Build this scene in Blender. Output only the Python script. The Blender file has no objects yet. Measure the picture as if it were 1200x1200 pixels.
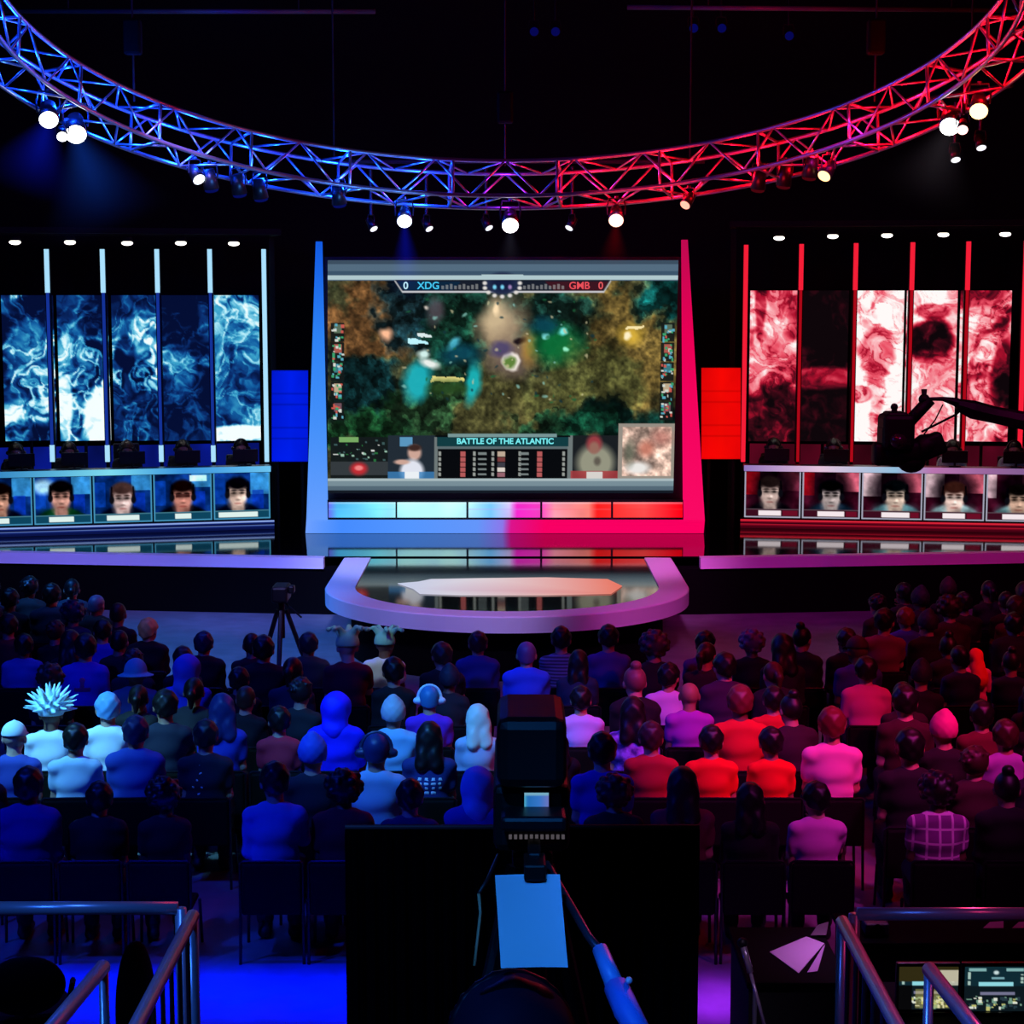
import bpy, bmesh, math, random
import numpy as np
from mathutils import Vector, Matrix, Euler
random.seed(7); RNG = np.random.default_rng(11)
SC = bpy.context.scene; COL = SC.collection
R = math.radians; PI = math.pi

# ------------------------------------------------------------------ camera
FPX = 2160.0; PITCH = math.atan(255/2160); CAMP = Vector((0, 0, 5.0))
cd = bpy.data.cameras.new('camera'); cam = bpy.data.objects.new('camera', cd); COL.objects.link(cam)
cd.sensor_width = 36; cd.lens = 36*FPX/1200; cd.clip_end = 200
cam.location = CAMP; cam.rotation_euler = (PI/2 - PITCH, 0, 0); SC.camera = cam
SC.view_settings.view_transform = 'Standard'; SC.view_settings.look = 'None'
CP, SP = math.cos(PITCH), math.sin(PITCH)
def ray(px, py):
    a, b = (px-600)/FPX, (600-py)/FPX
    return Vector((a, CP + b*SP, -SP + b*CP))
def PY(px, py, Y):
    d = ray(px, py); return CAMP + d*(Y/d.y)
def PZ(px, py, z):
    d = ray(px, py); return CAMP + d*((z-CAMP.z)/d.z)
def proj(p):
    q = Vector(p)-CAMP; dep = q.y*CP - q.z*SP
    return 600+FPX*q.x/dep, 600-FPX*(q.y*SP+q.z*CP)/dep

# ------------------------------------------------------------------ materials
def s2l(c):
    return tuple((v/255/12.92 if v/255 <= .04045 else ((v/255+.055)/1.055)**2.4) for v in c)
_mc = {}
def mat(rgb, rough=.6, metal=0., emit=0., spec=.5, noise=0., kind=None, rgb2=None, scale=30.):
    key = (rgb, rough, metal, emit, spec, noise, kind, rgb2, scale)
    if key in _mc: return _mc[key]
    m = bpy.data.materials.new('mat_%d' % len(_mc)); m.use_nodes = True
    nt = m.node_tree; b = nt.nodes['Principled BSDF']
    c = s2l(rgb)+(1,)
    b.inputs['Base Color'].default_value = c
    b.inputs['Roughness'].default_value = rough; b.inputs['Metallic'].default_value = metal
    b.inputs['Specular IOR Level'].default_value = spec
    if emit:
        b.inputs['Emission Color'].default_value = c; b.inputs['Emission Strength'].default_value = emit
    if kind or noise:
        tc = nt.nodes.new('ShaderNodeTexCoord')
        mx = nt.nodes.new('ShaderNodeMix'); mx.data_type = 'RGBA'
        A = [s for s in mx.inputs if s.type == 'RGBA']; O = [s for s in mx.outputs if s.type == 'RGBA'][0]
        A[0].default_value = c; A[1].default_value = s2l(rgb2 or tuple(v*(1-noise) for v in rgb))+(1,)
        if kind == 'plaid':
            t = nt.nodes.new('ShaderNodeTexBrick'); t.offset = 0; t.inputs['Scale'].default_value = scale
            t.inputs['Mortar Size'].default_value = .05; t.inputs['Brick Width'].default_value = .5; t.inputs['Row Height'].default_value = .6
            mp = nt.nodes.new('ShaderNodeMapping'); mp.inputs['Rotation'].default_value = (PI/2, 0, 0)
            nt.links.new(tc.outputs['Object'], mp.inputs[0]); nt.links.new(mp.outputs[0], t.inputs['Vector'])
            out = t.outputs['Fac']
        elif kind == 'stripe':
            t = nt.nodes.new('ShaderNodeTexWave'); t.bands_direction = 'Z'; t.inputs['Scale'].default_value = scale
            nt.links.new(tc.outputs['Object'], t.inputs['Vector']); out = t.outputs['Fac']
        else:
            t = nt.nodes.new('ShaderNodeTexNoise'); t.inputs['Scale'].default_value = scale; t.inputs['Detail'].default_value = 4
            nt.links.new(tc.outputs['Object'], t.inputs['Vector'])
            rp = nt.nodes.new('ShaderNodeValToRGB'); rp.color_ramp.elements[0].position = .35; rp.color_ramp.elements[1].position = .65
            nt.links.new(t.outputs[0], rp.inputs[0]); out = rp.outputs[0]
        nt.links.new(out, mx.inputs[0]); nt.links.new(O, b.inputs['Base Color'])
    _mc[key] = m; return m
def emat(rgb, st=1.0):
    key = ('e', rgb, st)
    if key in _mc: return _mc[key]
    m = bpy.data.materials.new('emit_%d' % len(_mc)); m.use_nodes = True; nt = m.node_tree
    nt.nodes.remove(nt.nodes['Principled BSDF'])
    e = nt.nodes.new('ShaderNodeEmission'); e.inputs[0].default_value = s2l(rgb)+(1,); e.inputs[1].default_value = st
    nt.links.new(e.outputs[0], nt.nodes['Material Output'].inputs[0]); _mc[key] = m; return m
def screen_mat(st=1.0):
    key = ('s', st)
    if key in _mc: return _mc[key]
    m = bpy.data.materials.new('led_%d' % len(_mc)); m.use_nodes = True; nt = m.node_tree
    nt.nodes.remove(nt.nodes['Principled BSDF'])
    a = nt.nodes.new('ShaderNodeAttribute'); a.attribute_name = 'pic'
    e = nt.nodes.new('ShaderNodeEmission'); e.inputs[1].default_value = st
    nt.links.new(a.outputs['Color'], e.inputs[0]); nt.links.new(e.outputs[0], nt.nodes['Material Output'].inputs[0]); _mc[key] = m; return m

# ------------------------------------------------------------------ objects
LABELS = set()
def tag(o, label=None, cat=None, group=None, kind=None):
    if label:
        w_ = label.split()[:16]
        while w_[-1].rstrip(',') in ('the', 'a', 'and', 'in', 'of', 'at', 'under', 'with', 'by', 'behind', 'between', 'before', 'below', 'dark', 'dim', 'standing', 'one', 'small', 'right', 'left', 'above', 'on', 'its', 'against', 'white', 'lower', 'bright', 'dull', 'pale', 'bent', 'face', 'broad', 'nearer', 'to', 'from', 'hood', 'vivid', 'back', 'front'): w_.pop()
        label = ' '.join(w_).rstrip(',')
        if label in LABELS: print('DUP', label)
        LABELS.add(label)
        o['label'] = label
    if cat: o['category'] = cat
    if group: o['group'] = group
    if kind: o['kind'] = kind
    return o
def empty(name, loc=(0, 0, 0), rz=0):
    o = bpy.data.objects.new(name, None); COL.objects.link(o); o.location = loc; o.rotation_euler = (0, 0, rz); o.empty_display_size = .1
    return o
def mobj(name, me, m, parent=None, mx=None):
    o = bpy.data.objects.new(name, me); COL.objects.link(o)
    if parent: o.parent = parent
    if mx is not None: o.matrix_local = mx
    if m is not None:
        if not me.materials: me.materials.append(m)
        o.material_slots[0].link = 'OBJECT'; o.material_slots[0].material = m
    return o
class MB:
    def __init__(s): s.b = bmesh.new()
    def box(s, c, d, rot=None, bev=0.):
        r = bmesh.ops.create_cube(s.b, size=1); vs = r['verts']
        bmesh.ops.scale(s.b, vec=d, verts=vs)
        if bev:
            es = list({e for v in vs for e in v.link_edges})
            vs = list({v for f in bmesh.ops.bevel(s.b, geom=es, offset=bev, segments=2, affect='EDGES', profile=.5)['faces'] for v in f.verts} | {v for v in vs if v.is_valid})
        if rot is not None: bmesh.ops.rotate(s.b, cent=(0, 0, 0), matrix=rot, verts=vs)
        bmesh.ops.translate(s.b, vec=Vector(c), verts=vs); return s
    def quad(s, *p): s.b.faces.new([s.b.verts.new(q) for q in p]); return s
    def prism(s, pts, vec):
        a = [s.b.verts.new(p) for p in pts]; b = [s.b.verts.new(Vector(p)+Vector(vec)) for p in pts]
        s.b.faces.new(a); s.b.faces.new(b[::-1]); n = len(a)
        for i in range(n): s.b.faces.new((a[i], b[i], b[(i+1) % n], a[(i+1) % n]))
        return s
    def cyl(s, a, b, r, r2=None, seg=12):
        a, b = Vector(a), Vector(b); d = b-a
        q = bmesh.ops.create_cone(s.b, cap_ends=True, segments=seg, radius1=r, radius2=r if r2 is None else r2, depth=d.length)
        mx = Matrix.Translation((a+b)/2) @ d.to_track_quat('Z', 'Y').to_matrix().to_4x4()
        bmesh.ops.transform(s.b, matrix=mx, verts=q['verts']); return s
    def tube(s, pts, r, seg=8, closed=False):
        pts = [Vector(p) for p in pts]; n = len(pts); rings = []
        up = Vector((0, 0, 1)); prev = None
        for i, p in enumerate(pts):
            t = (pts[(i+1) % n]-pts[i-1]) if closed else (pts[min(i+1, n-1)]-pts[max(i-1, 0)])
            t.normalize()
            u = prev if prev is not None else (up if abs(t.z) < .9 else Vector((1, 0, 0)))
            u = (u - t*u.dot(t)).normalized(); w = t.cross(u); prev = u
            rr = r[i] if isinstance(r, (list, tuple)) else r
            rings.append([s.b.verts.new(p+u*math.cos(2*PI*k/seg)*rr+w*math.sin(2*PI*k/seg)*rr) for k in range(seg)])
        for i in range(n if closed else n-1):
            A, B = rings[i], rings[(i+1) % n]
            for k in range(seg): s.b.faces.new((A[k], A[(k+1) % seg], B[(k+1) % seg], B[k]))
        if not closed: s.b.faces.new(rings[0][::-1]); s.b.faces.new(rings[-1])
        return s
    def sphere(s, c, r, sc=(1, 1, 1), rot=None, seg=14):
        q = bmesh.ops.create_uvsphere(s.b, u_segments=seg, v_segments=max(6, seg*2//3), radius=r); vs = q['verts']
        bmesh.ops.scale(s.b, vec=sc, verts=vs)
        if rot is not None: bmesh.ops.rotate(s.b, cent=(0, 0, 0), matrix=rot, verts=vs)
        bmesh.ops.translate(s.b, vec=Vector(c), verts=vs); return s
    def mesh(s, name='m', smooth=False):
        bmesh.ops.recalc_face_normals(s.b, faces=s.b.faces)
        me = bpy.data.meshes.new(name); s.b.to_mesh(me); s.b.free()
        if smooth:
            me.polygons.foreach_set('use_smooth', [True]*len(me.polygons))
        return me
    def build(s, name, m, parent=None, smooth=False, mx=None): return mobj(name, s.mesh(name, smooth), m, parent, mx)
def rotm(x=0, y=0, z=0): return Euler((x, y, z)).to_matrix()
def copy_tree(o, parent=None):
    c = o.copy(); COL.objects.link(c); c.parent = parent
    for ch in o.children: copy_tree(ch, c)
    return c

# ------------------------------------------------------------------ painting of lit screens (colour per point of a grid)
def vnoise(h, w, cell, oct=4, seed=0):
    g = np.random.default_rng(seed); out = np.zeros((h, w)); amp = 1; tot = 0
    for o in range(oct):
        c = max(cell/2**o, 1.01); gh, gw = int(h/c)+3, int(w/c)+3; r = g.random((gh, gw))
        y = np.arange(h)/c; x = np.arange(w)/c; yi = y.astype(int); xi = x.astype(int)
        fy = (y-yi)[:, None]; fx = (x-xi)[None]; fy = fy*fy*(3-2*fy); fx = fx*fx*(3-2*fx)
        a = r[yi][:, xi]; b = r[yi][:, xi+1]; c2 = r[yi+1][:, xi]; d = r[yi+1][:, xi+1]
        out += amp*((a*(1-fx)+b*fx)*(1-fy)+(c2*(1-fx)+d*fx)*fy); tot += amp; amp *= .55
    return out/tot
class Pic:
    """a picture of w x h points; drawing coordinates run from (x0,y0) to (x1,y1)"""
    def __init__(s, w, h, x0, y0, x1, y1, bg=(0, 0, 0)):
        s.w, s.h = w, h; s.a = np.zeros((h, w, 3))+np.array(bg, float)
        s.X, s.Y = np.meshgrid(np.linspace(x0, x1, w), np.linspace(y0, y1, h))
    def put(s, m, c, al=1.):
        m = (m*al)[..., None]; s.a = s.a*(1-m)+np.array(c, float)*m; return s
    def rect(s, x0, y0, x1, y1, c, al=1.):
        return s.put(((s.X >= x0) & (s.X <= x1) & (s.Y >= y0) & (s.Y <= y1)).astype(float), c, al)
    def ell(s, x, y, rx, ry, c, soft=.3, al=1., rot=0.):
        dx, dy = s.X-x, s.Y-y; cr, sr = math.cos(rot), math.sin(rot)
        d = np.sqrt(((dx*cr+dy*sr)/rx)**2+((dy*cr-dx*sr)/ry)**2)
        return s.put(np.clip((1+soft-d)/(2*soft+1e-6), 0, 1), c, al)
    def line(s, x0, y0, x1, y1, w, c, al=1.):
        dx, dy = x1-x0, y1-y0; L = dx*dx+dy*dy
        t = np.clip(((s.X-x0)*dx+(s.Y-y0)*dy)/L, 0, 1); d = np.hypot(s.X-x0-t*dx, s.Y-y0-t*dy)
        return s.put(np.clip(w/2+.5-d, 0, 1), c, al)
    def poly(s, pts, c, al=1.):
        m = np.zeros_like(s.X, bool); n = len(pts)
        for i in range(n):
            (x1, y1), (x2, y2) = pts[i], pts[(i+1) % n]
            if y1 == y2: continue
            k = ((s.Y < y1) != (s.Y < y2)) & (s.X < (x2-x1)*(s.Y-y1)/(y2-y1)+x1); m ^= k
        return s.put(m.astype(float), c, al)
    def noise(s, cell, amp, seed=0):
        s.a = s.a*(1+amp*(vnoise(s.h, s.w, cell, 4, seed)*2-1))[..., None]; return s
    def mesh(s, name, TL, TR, BL):
        TL, TR, BL = (np.array(v, float) for v in (TL, TR, BL)); w, h = s.w, s.h
        u, v = np.meshgrid(np.linspace(0, 1, w), np.linspace(0, 1, h))
        co = TL+u[..., None]*(TR-TL)+v[..., None]*(BL-TL)
        i = np.arange(w*h).reshape(h, w)
        q = np.stack([i[:-1, :-1], i[1:, :-1], i[1:, 1:], i[:-1, 1:]], -1).reshape(-1, 4)
        me = grid_mesh(name, co.reshape(-1, 3), q)
        c = np.clip(s.a.reshape(-1, 3), 0, 255)/255
        c = np.where(c <= .04045, c/12.92, ((c+.055)/1.055)**2.4)
        at = me.color_attributes.new('pic', 'FLOAT_COLOR', 'POINT')
        at.data.foreach_set('color', np.c_[c, np.ones(len(c))].astype(np.float32).ravel()); return me
def grid_mesh(name, co, q):
    me = bpy.data.meshes.new(name); me.vertices.add(len(co)); me.vertices.foreach_set('co', np.ascontiguousarray(co, np.float32).ravel())
    me.loops.add(len(q)*4); me.loops.foreach_set('vertex_index', np.ascontiguousarray(q, np.int32).ravel())
    me.polygons.add(len(q)); me.polygons.foreach_set('loop_start', np.arange(len(q), dtype=np.int32)*4)
    me.update(calc_edges=True); me.validate(); return me

# ------------------------------------------------------------------ smooth solids from distance fields (bodies, hair, clothes)
class Field:
    def __init__(s, lo, hi, h):
        s.h = h; s.lo = np.array(lo, float); n = np.ceil((np.array(hi)-s.lo)/h).astype(int)+1
        s.ax = [s.lo[i]+h*np.arange(n[i]) for i in range(3)]; s.F = np.full(n, .2)
    def sub(s, lo, hi):
        sl = []
        for i in range(3):
            a = np.searchsorted(s.ax[i], lo[i]); b = np.searchsorted(s.ax[i], hi[i]); sl.append(slice(a, max(b, a)))
        g = [s.ax[0][sl[0]][:, None, None], s.ax[1][sl[1]][None, :, None], s.ax[2][sl[2]][None, None, :]]
        return tuple(sl), g
    def _in(s, sl, d, k):
        f = s.F[sl]
        if k > 0:
            hh = np.clip(.5+.5*(f-d)/k, 0, 1); s.F[sl] = f*(1-hh)+d*hh-k*hh*(1-hh)
        else: s.F[sl] = np.minimum(f, d)
    def cap(s, a, b, ra, rb=None, k=.02, infl=0., cut=False):
        a, b = np.array(a, float), np.array(b, float); ra += infl; rb = ra if rb is None else rb+infl
        m = max(ra, rb)+.06; sl, (x, y, z) = s.sub(np.minimum(a, b)-m, np.maximum(a, b)+m)
        d = b-a; L = d@d+1e-9
        t = np.clip(((x-a[0])*d[0]+(y-a[1])*d[1]+(z-a[2])*d[2])/L, 0, 1)
        dd = np.sqrt((x-a[0]-t*d[0])**2+(y-a[1]-t*d[1])**2+(z-a[2]-t*d[2])**2)-(ra+t*(rb-ra))
        if cut: s.F[sl] = np.maximum(s.F[sl], -dd)
        else: s._in(sl, dd, k)
    def ell(s, c, r, k=.02, infl=0., M=None, cut=False):
        c = np.array(c, float); r = np.array(r, float)+infl; m = max(r)+.06
        sl, (x, y, z) = s.sub(c-m, c+m)
        x, y, z = x-c[0], y-c[1], z-c[2]
        if M is not None:
            M = np.array(M.transposed())
            x, y, z = (M[i, 0]*x+M[i, 1]*y+M[i, 2]*z for i in range(3))
        q = np.sqrt((x/r[0])**2+(y/r[1])**2+(z/r[2])**2); q2 = np.sqrt((x/r[0]**2)**2+(y/r[1]**2)**2+(z/r[2]**2)**2)+1e-6
        d = q*(q-1)/q2
        if cut: s.F[sl] = np.maximum(s.F[sl], -d)
        else: s._in(sl, d, k)
    def grid(s): return s.ax[0][:, None, None], s.ax[1][None, :, None], s.ax[2][None, None, :]
    def clip(s, n, p):
        """keep the side where n.(x-p) < 0"""
        x, y, z = s.grid(); n = np.array(n, float)/np.linalg.norm(n); s.F = np.maximum(s.F, n[0]*(x-p[0])+n[1]*(y-p[1])+n[2]*(z-p[2]))
    def wob(s, amp, fr, seed=0):
        x, y, z = s.grid(); a = np.random.default_rng(seed).random(6)*6
        s.F = s.F+amp*(np.sin(x*fr+a[0])*np.sin(z*fr*.8+a[1])+np.sin(y*fr*1.3+a[2]+z*fr*.5)*.6)
    def fold(s, amp, seed=0):
        x, y, z = s.grid(); g = np.random.default_rng(seed); t = 0
        for f in (14, 22, 31, 40, 52):
            d = g.normal(size=3); d /= np.linalg.norm(d); d2 = g.normal(size=3)*9; t = t+np.sin((d[0]*x+d[1]*y+d[2]*z)*f+1.6*np.sin(d2[0]*x+d2[1]*y+d2[2]*z+g.random()*6)+g.random()*6)*(14/f)**.6
        s.F = s.F+amp*.6*t
    def mesh(s, name):
        F = s.F; S = F < 0; nx, ny, nz = F.shape
        acc = np.zeros((nx-1, ny-1, nz-1, 3), np.float32); cnt = np.zeros((nx-1, ny-1, nz-1), np.float32)
        cr = [(i, j, k) for i in (0, 1) for j in (0, 1) for k in (0, 1)]
        v = lambda A, o: A[o[0]:nx-1+o[0], o[1]:ny-1+o[1], o[2]:nz-1+o[2]]
        for a in cr:
            for ax in range(3):
                if a[ax]: continue
                b = list(a); b[ax] = 1; fa, fb = v(F, a), v(F, b); m = v(S, a) != v(S, b)
                t = np.where(m, fa/np.where(m, fa-fb, 1), 0)
                for i in range(3): acc[..., i] += m*(a[i]+(t if i == ax else 0))
                cnt += m
        act = cnt > 0; idx = np.full(act.shape, -1, np.int64); idx[act] = np.arange(act.sum())
        ii = np.argwhere(act); co = s.lo+s.h*(ii+acc[act]/cnt[act][:, None])
        qs = []
        for ax in range(3):
            o = [0, 0, 0]; sl0 = [slice(None)]*3; sl1 = [slice(None)]*3
            sl0[ax] = slice(0, -1); sl1[ax] = slice(1, None)
            a, b = S[tuple(sl0)], S[tuple(sl1)]; e = np.argwhere(a != b)
            u, w = (ax+1) % 3, (ax+2) % 3
            e = e[(e[:, u] > 0) & (e[:, w] > 0) & (e[:, u] < act.shape[u]) & (e[:, w] < act.shape[w])]
            if not len(e): continue
            def g(du, dw):
                k = e.copy(); k[:, u] -= du; k[:, w] -= dw; return idx[k[:, 0], k[:, 1], k[:, 2]]
            q = np.stack([g(1, 1), g(0, 1), g(0, 0), g(1, 0)], -1); fl = ~a[e[:, 0], e[:, 1], e[:, 2]]
            q[fl] = q[fl][:, ::-1]; qs.append(q)
        q = np.concatenate(qs); q = q[(q >= 0).all(1)]
        me = grid_mesh(name, co, q); me.polygons.foreach_set('use_smooth', [True]*len(me.polygons)); return me
# ------------------------------------------------------------------ people
HB = .0095; HS = 1.12
def skeleton(lean=4, yaw=0, pitch=6, arms='lap', stand=False, slim=1., side=0):
    J = {}; dz = .40 if stand else 0.
    hip = Vector((0, -.02, .55+dz)); RT = rotm(-R(lean), R(side), 0)
    T = lambda p: RT @ (Vector(p)+Vector((0, 0, dz))-hip)+hip
    J['RT'] = RT; J['T'] = T
    J['nb'] = T((0, -.012, 1.06)); J['RH'] = RT @ rotm(R(lean)*.8-R(pitch), 0, R(yaw))
    J['head'] = J['nb']+RT @ Vector((0, .012, .05))+J['RH'] @ Vector((0, .018, .118))
    w = .154*slim
    for s in (-1, 1):
        sh = T((s*w, -.018, .995)); J['sh', s] = sh
        if arms == 'lap': el, wr, pa = T((s*.173*slim, .03, .73)), Vector((s*.12, .25, .655)), Vector((s*.075, .32, .635))
        elif arms == 'knees': el, wr, pa = Vector((s*.18, sh.y+.0, sh.z-.28)), Vector((s*.07, .33, .655)), Vector((s*.035, .39, .64))
        elif arms == 'cross':
            el = T((s*.173*slim, .07, .76)); wr = T((-s*.02, .20, .80+s*.02)); pa = T((-s*.09, .175, .80+s*.02))
        elif arms == 'chin':
            if s > 0: el, wr = T((.175, .17, .80)), J['head']+J['RH'] @ Vector((.06, .085, -.17)); pa = J['head']+J['RH'] @ Vector((.04, .112, -.125))
            else: el, wr, pa = T((-.173, .03, .73)), Vector((-.06, .26, .66)), Vector((.015, .30, .655))
        elif arms == 'desk': el, wr, pa = T((s*.215, .13, .76)), Vector((s*.16, .42, .745)), Vector((s*.14, .49, .735))
        elif arms == 'hang': el, wr, pa = T((s*.215*slim, -.03, .71)), T((s*.225*slim, .04, .47)), T((s*.225*slim, .065, .385))
        elif arms == 'hold': el, wr, pa = T((s*.21*slim, .0, .73)), T((s*.13, .24, .80)), T((s*.09, .31, .82))
        J['el', s], J['wr', s], J['pa', s] = el, wr, pa
        if stand:
            J['hip', s] = Vector((s*.088, -.01, .90)); J['kn', s] = Vector((s*.095, .01, .49)); J['an', s] = Vector((s*.1, -.02, .085)); J['toe', s] = Vector((s*.115, .15, .035))
        else:
            J['hip', s] = Vector((s*.088, .03, .535)); J['kn', s] = Vector((s*.115, .385, .535)); J['an', s] = Vector((s*.105, .29, .095)); J['toe', s] = Vector((s*.11, .41, .04))
    J['slim'] = slim; J['dz'] = dz; return J
def torso_prims(F, J, infl=0., k=.03, pelvis=True):
    T, RT, sl = J['T'], J['RT'], J['slim']
    if pelvis: F.ell(T((0, -.005, .575)), (.168, .125, .125), k, infl, RT)
    F.ell(T((0, .005, .72)), (.15*sl, .105, .15), k, infl, RT)
    F.ell(T((0, -.008, .885)), (.168*sl, .112, .175), k, infl, RT)
    F.cap(T((-.14*sl, -.022, .995)), T((.14*sl, -.022, .995)), .062, k=.04, infl=infl)
    F.cap(T((-.06, -.022, 1.04)), T((.06, -.022, 1.04)), .046, k=.05, infl=infl)
def arm_prims(F, J, s, part, infl=0.):
    sh, el, wr = J['sh', s], J['el', s], J['wr', s]
    if part == 'upper': F.cap(sh, el, .052, .039, .025, infl)
    elif part == 'half': F.cap(sh, sh.lerp(el, .62), .053, .047, .025, infl)
    else: F.cap(el, wr.lerp(el, .0 if infl == 0 else .06), .042, .03, .015, infl)
def leg_prims(F, J, s, infl=0.):
    F.cap(J['hip', s], J['kn', s], .083, .06, .03, infl); F.cap(J['kn', s], J['an', s].lerp(J['kn', s], 0 if infl == 0 else .1), .058, .042 if infl == 0 else .05, .02, infl)
def body_mesh(J, name='body'):
    pts = [v for v in J.values() if isinstance(v, Vector)]
    lo = Vector([min(p[i] for p in pts)-.2 for i in range(3)]); hi = Vector([max(p[i] for p in pts)+.22 for i in range(3)]); lo.z = -.01
    F = Field(lo, hi, HB); torso_prims(F, J)
    for s in (-1, 1):
        arm_prims(F, J, s, 'upper'); arm_prims(F, J, s, 'fore'); leg_prims(F, J, s)
        F.cap(J['an', s], J['toe', s], .04, .032, .02)
        wr, pa = J['wr', s], J['pa', s]; d = (pa-wr).normalized(); sd = Vector((1, 0, 0)) - d*d.x; sd.normalize(); up = d.cross(sd)
        if up.z < 0: up = -up
        for q in (-.022, -.006, .010, .024): F.cap(wr+d*.01+sd*q*.6, wr+d*.085+sd*q, .017, .014, .008)
        ln = [.062, .078, .074, .055] if s < 0 else [.055, .074, .078, .062]
        for q, L in zip((-.03, -.01, .01, .03), ln):
            a = wr+d*.085+sd*q; b = a+d*L*.55-up*L*.12; c = b+d*L*.32-up*L*.36
            F.cap(a, b, .0105, .0095, .003); F.cap(b, c, .0095, .008, .003)
        a = wr+d*.03-sd*s*.022; b = a+d*.035-sd*s*.03-up*.008; c = b+d*.03-sd*s*.004-up*.008
        F.cap(a, b, .014, .011, .008); F.cap(b, c, .011, .009, .004)
    h, RH = J['head'], J['RH']; L = lambda p: h+RH @ (Vector(p)*HS); S3 = lambda r: tuple(v*HS for v in r)
    F.cap(J['nb']-Vector((0, 0, .03)), L((0, -.015, -.06)), .062, .055, .03)
    F.ell(L((0, -.008, .025)), S3((.078, .096, .095)), .01, 0, RH)
    F.ell(L((0, .03, -.045)), S3((.058, .062, .068)), .03, 0, RH)
    F.ell(L((0, .055, -.088)), S3((.028, .026, .022)), .02, 0, RH)
    F.cap(L((-.03, .078, .022)), L((.03, .078, .022)), .012, k=.015)
    F.ell(L((-.03, .094, .004)), S3((.016, .014, .012)), 0, 0, RH, cut=True); F.ell(L((.03, .094, .004)), S3((.016, .014, .012)), 0, 0, RH, cut=True)
    F.cap(L((0, .086, .012)), L((0, .104, -.028)), .009, .014, .012)
    F.cap(L((-.018, .084, -.058)), L((.018, .084, -.058)), .008, k=.006)
    F.cap(L((-.02, .0925, -.0655)), L((.02, .0925, -.0655)), .003, cut=True)
    for s in (-1, 1): F.ell(L((s*.078, -.005, -.005)), S3((.013, .022, .034)), .008, 0, RH)
    return F.mesh(name)
def shirt_mesh(J, sleeve='long', coat=0., name='shirt', wob=.006):
    pts = [v for v in J.values() if isinstance(v, Vector)]
    lo = Vector([min(p[i] for p in pts)-.16 for i in range(3)]); hi = Vector([max(p[i] for p in pts)+.16 for i in range(3)])
    lo.z = .42+J['dz']; hi.z = J['nb'].z+.12
    F = Field(lo, hi, HB); inf = .014+coat; torso_prims(F, J, inf)
    for s in (-1, 1):
        arm_prims(F, J, s, 'upper' if sleeve == 'long' else 'half', .016+coat*.4)
        if sleeve == 'long': arm_prims(F, J, s, 'fore', .013+coat*.4)
    F.fold(wob, 5)
    z0 = .51 if not J['dz'] else .50
    F.clip((0, 0, -1), J['T']((0, 0, z0)))
    if coat > .015: F.cap(J['nb']+Vector((0, -.01, .02)), J['nb']+Vector((0, .01, .055)), .075, .07, .02)
    return F.mesh(name)
def trousers_mesh(J, name='trousers'):
    pts = [J[k] for k in J if isinstance(J[k], Vector) and isinstance(k, tuple) and k[0] in ('hip', 'kn', 'an')]+[J['T']((0, 0, .66))]
    lo = Vector([min(p[i] for p in pts)-.2 for i in range(3)]); hi = Vector([max(p[i] for p in pts)+.2 for i in range(3)]); lo.z = .07
    F = Field(lo, hi, HB*1.1); F.ell(J['T']((0, -.005, .575)), (.168, .125, .125), .03, .009, J['RT'])
    for s in (-1, 1): leg_prims(F, J, s, .009)
    F.clip((0, 0, 1), J['T']((0, 0, .66))); return F.mesh(name)
def shoe_mesh(J, s):
    a, t = J['an', s], J['toe', s]
    F = Field(Vector((min(a.x, t.x)-.1, a.y-.13, -.005)), Vector((max(a.x, t.x)+.1, t.y+.13, .2)), .009)
    F.cap(Vector((a.x, a.y-.03, .05)), Vector((t.x, t.y+.04, .042)), .05, .042, .01); F.cap(a, Vector((a.x, a.y, .13)), .048, .05, .02)
    F.clip((0, 0, -1), (0, 0, .002)); F.clip((0, 0, 1), (0, 0, .13)); return F.mesh('shoe')
def head_field(h=.0085, b=.24): return Field((-b, -b, -b-.22), (b, b, b+.08), h)
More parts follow.
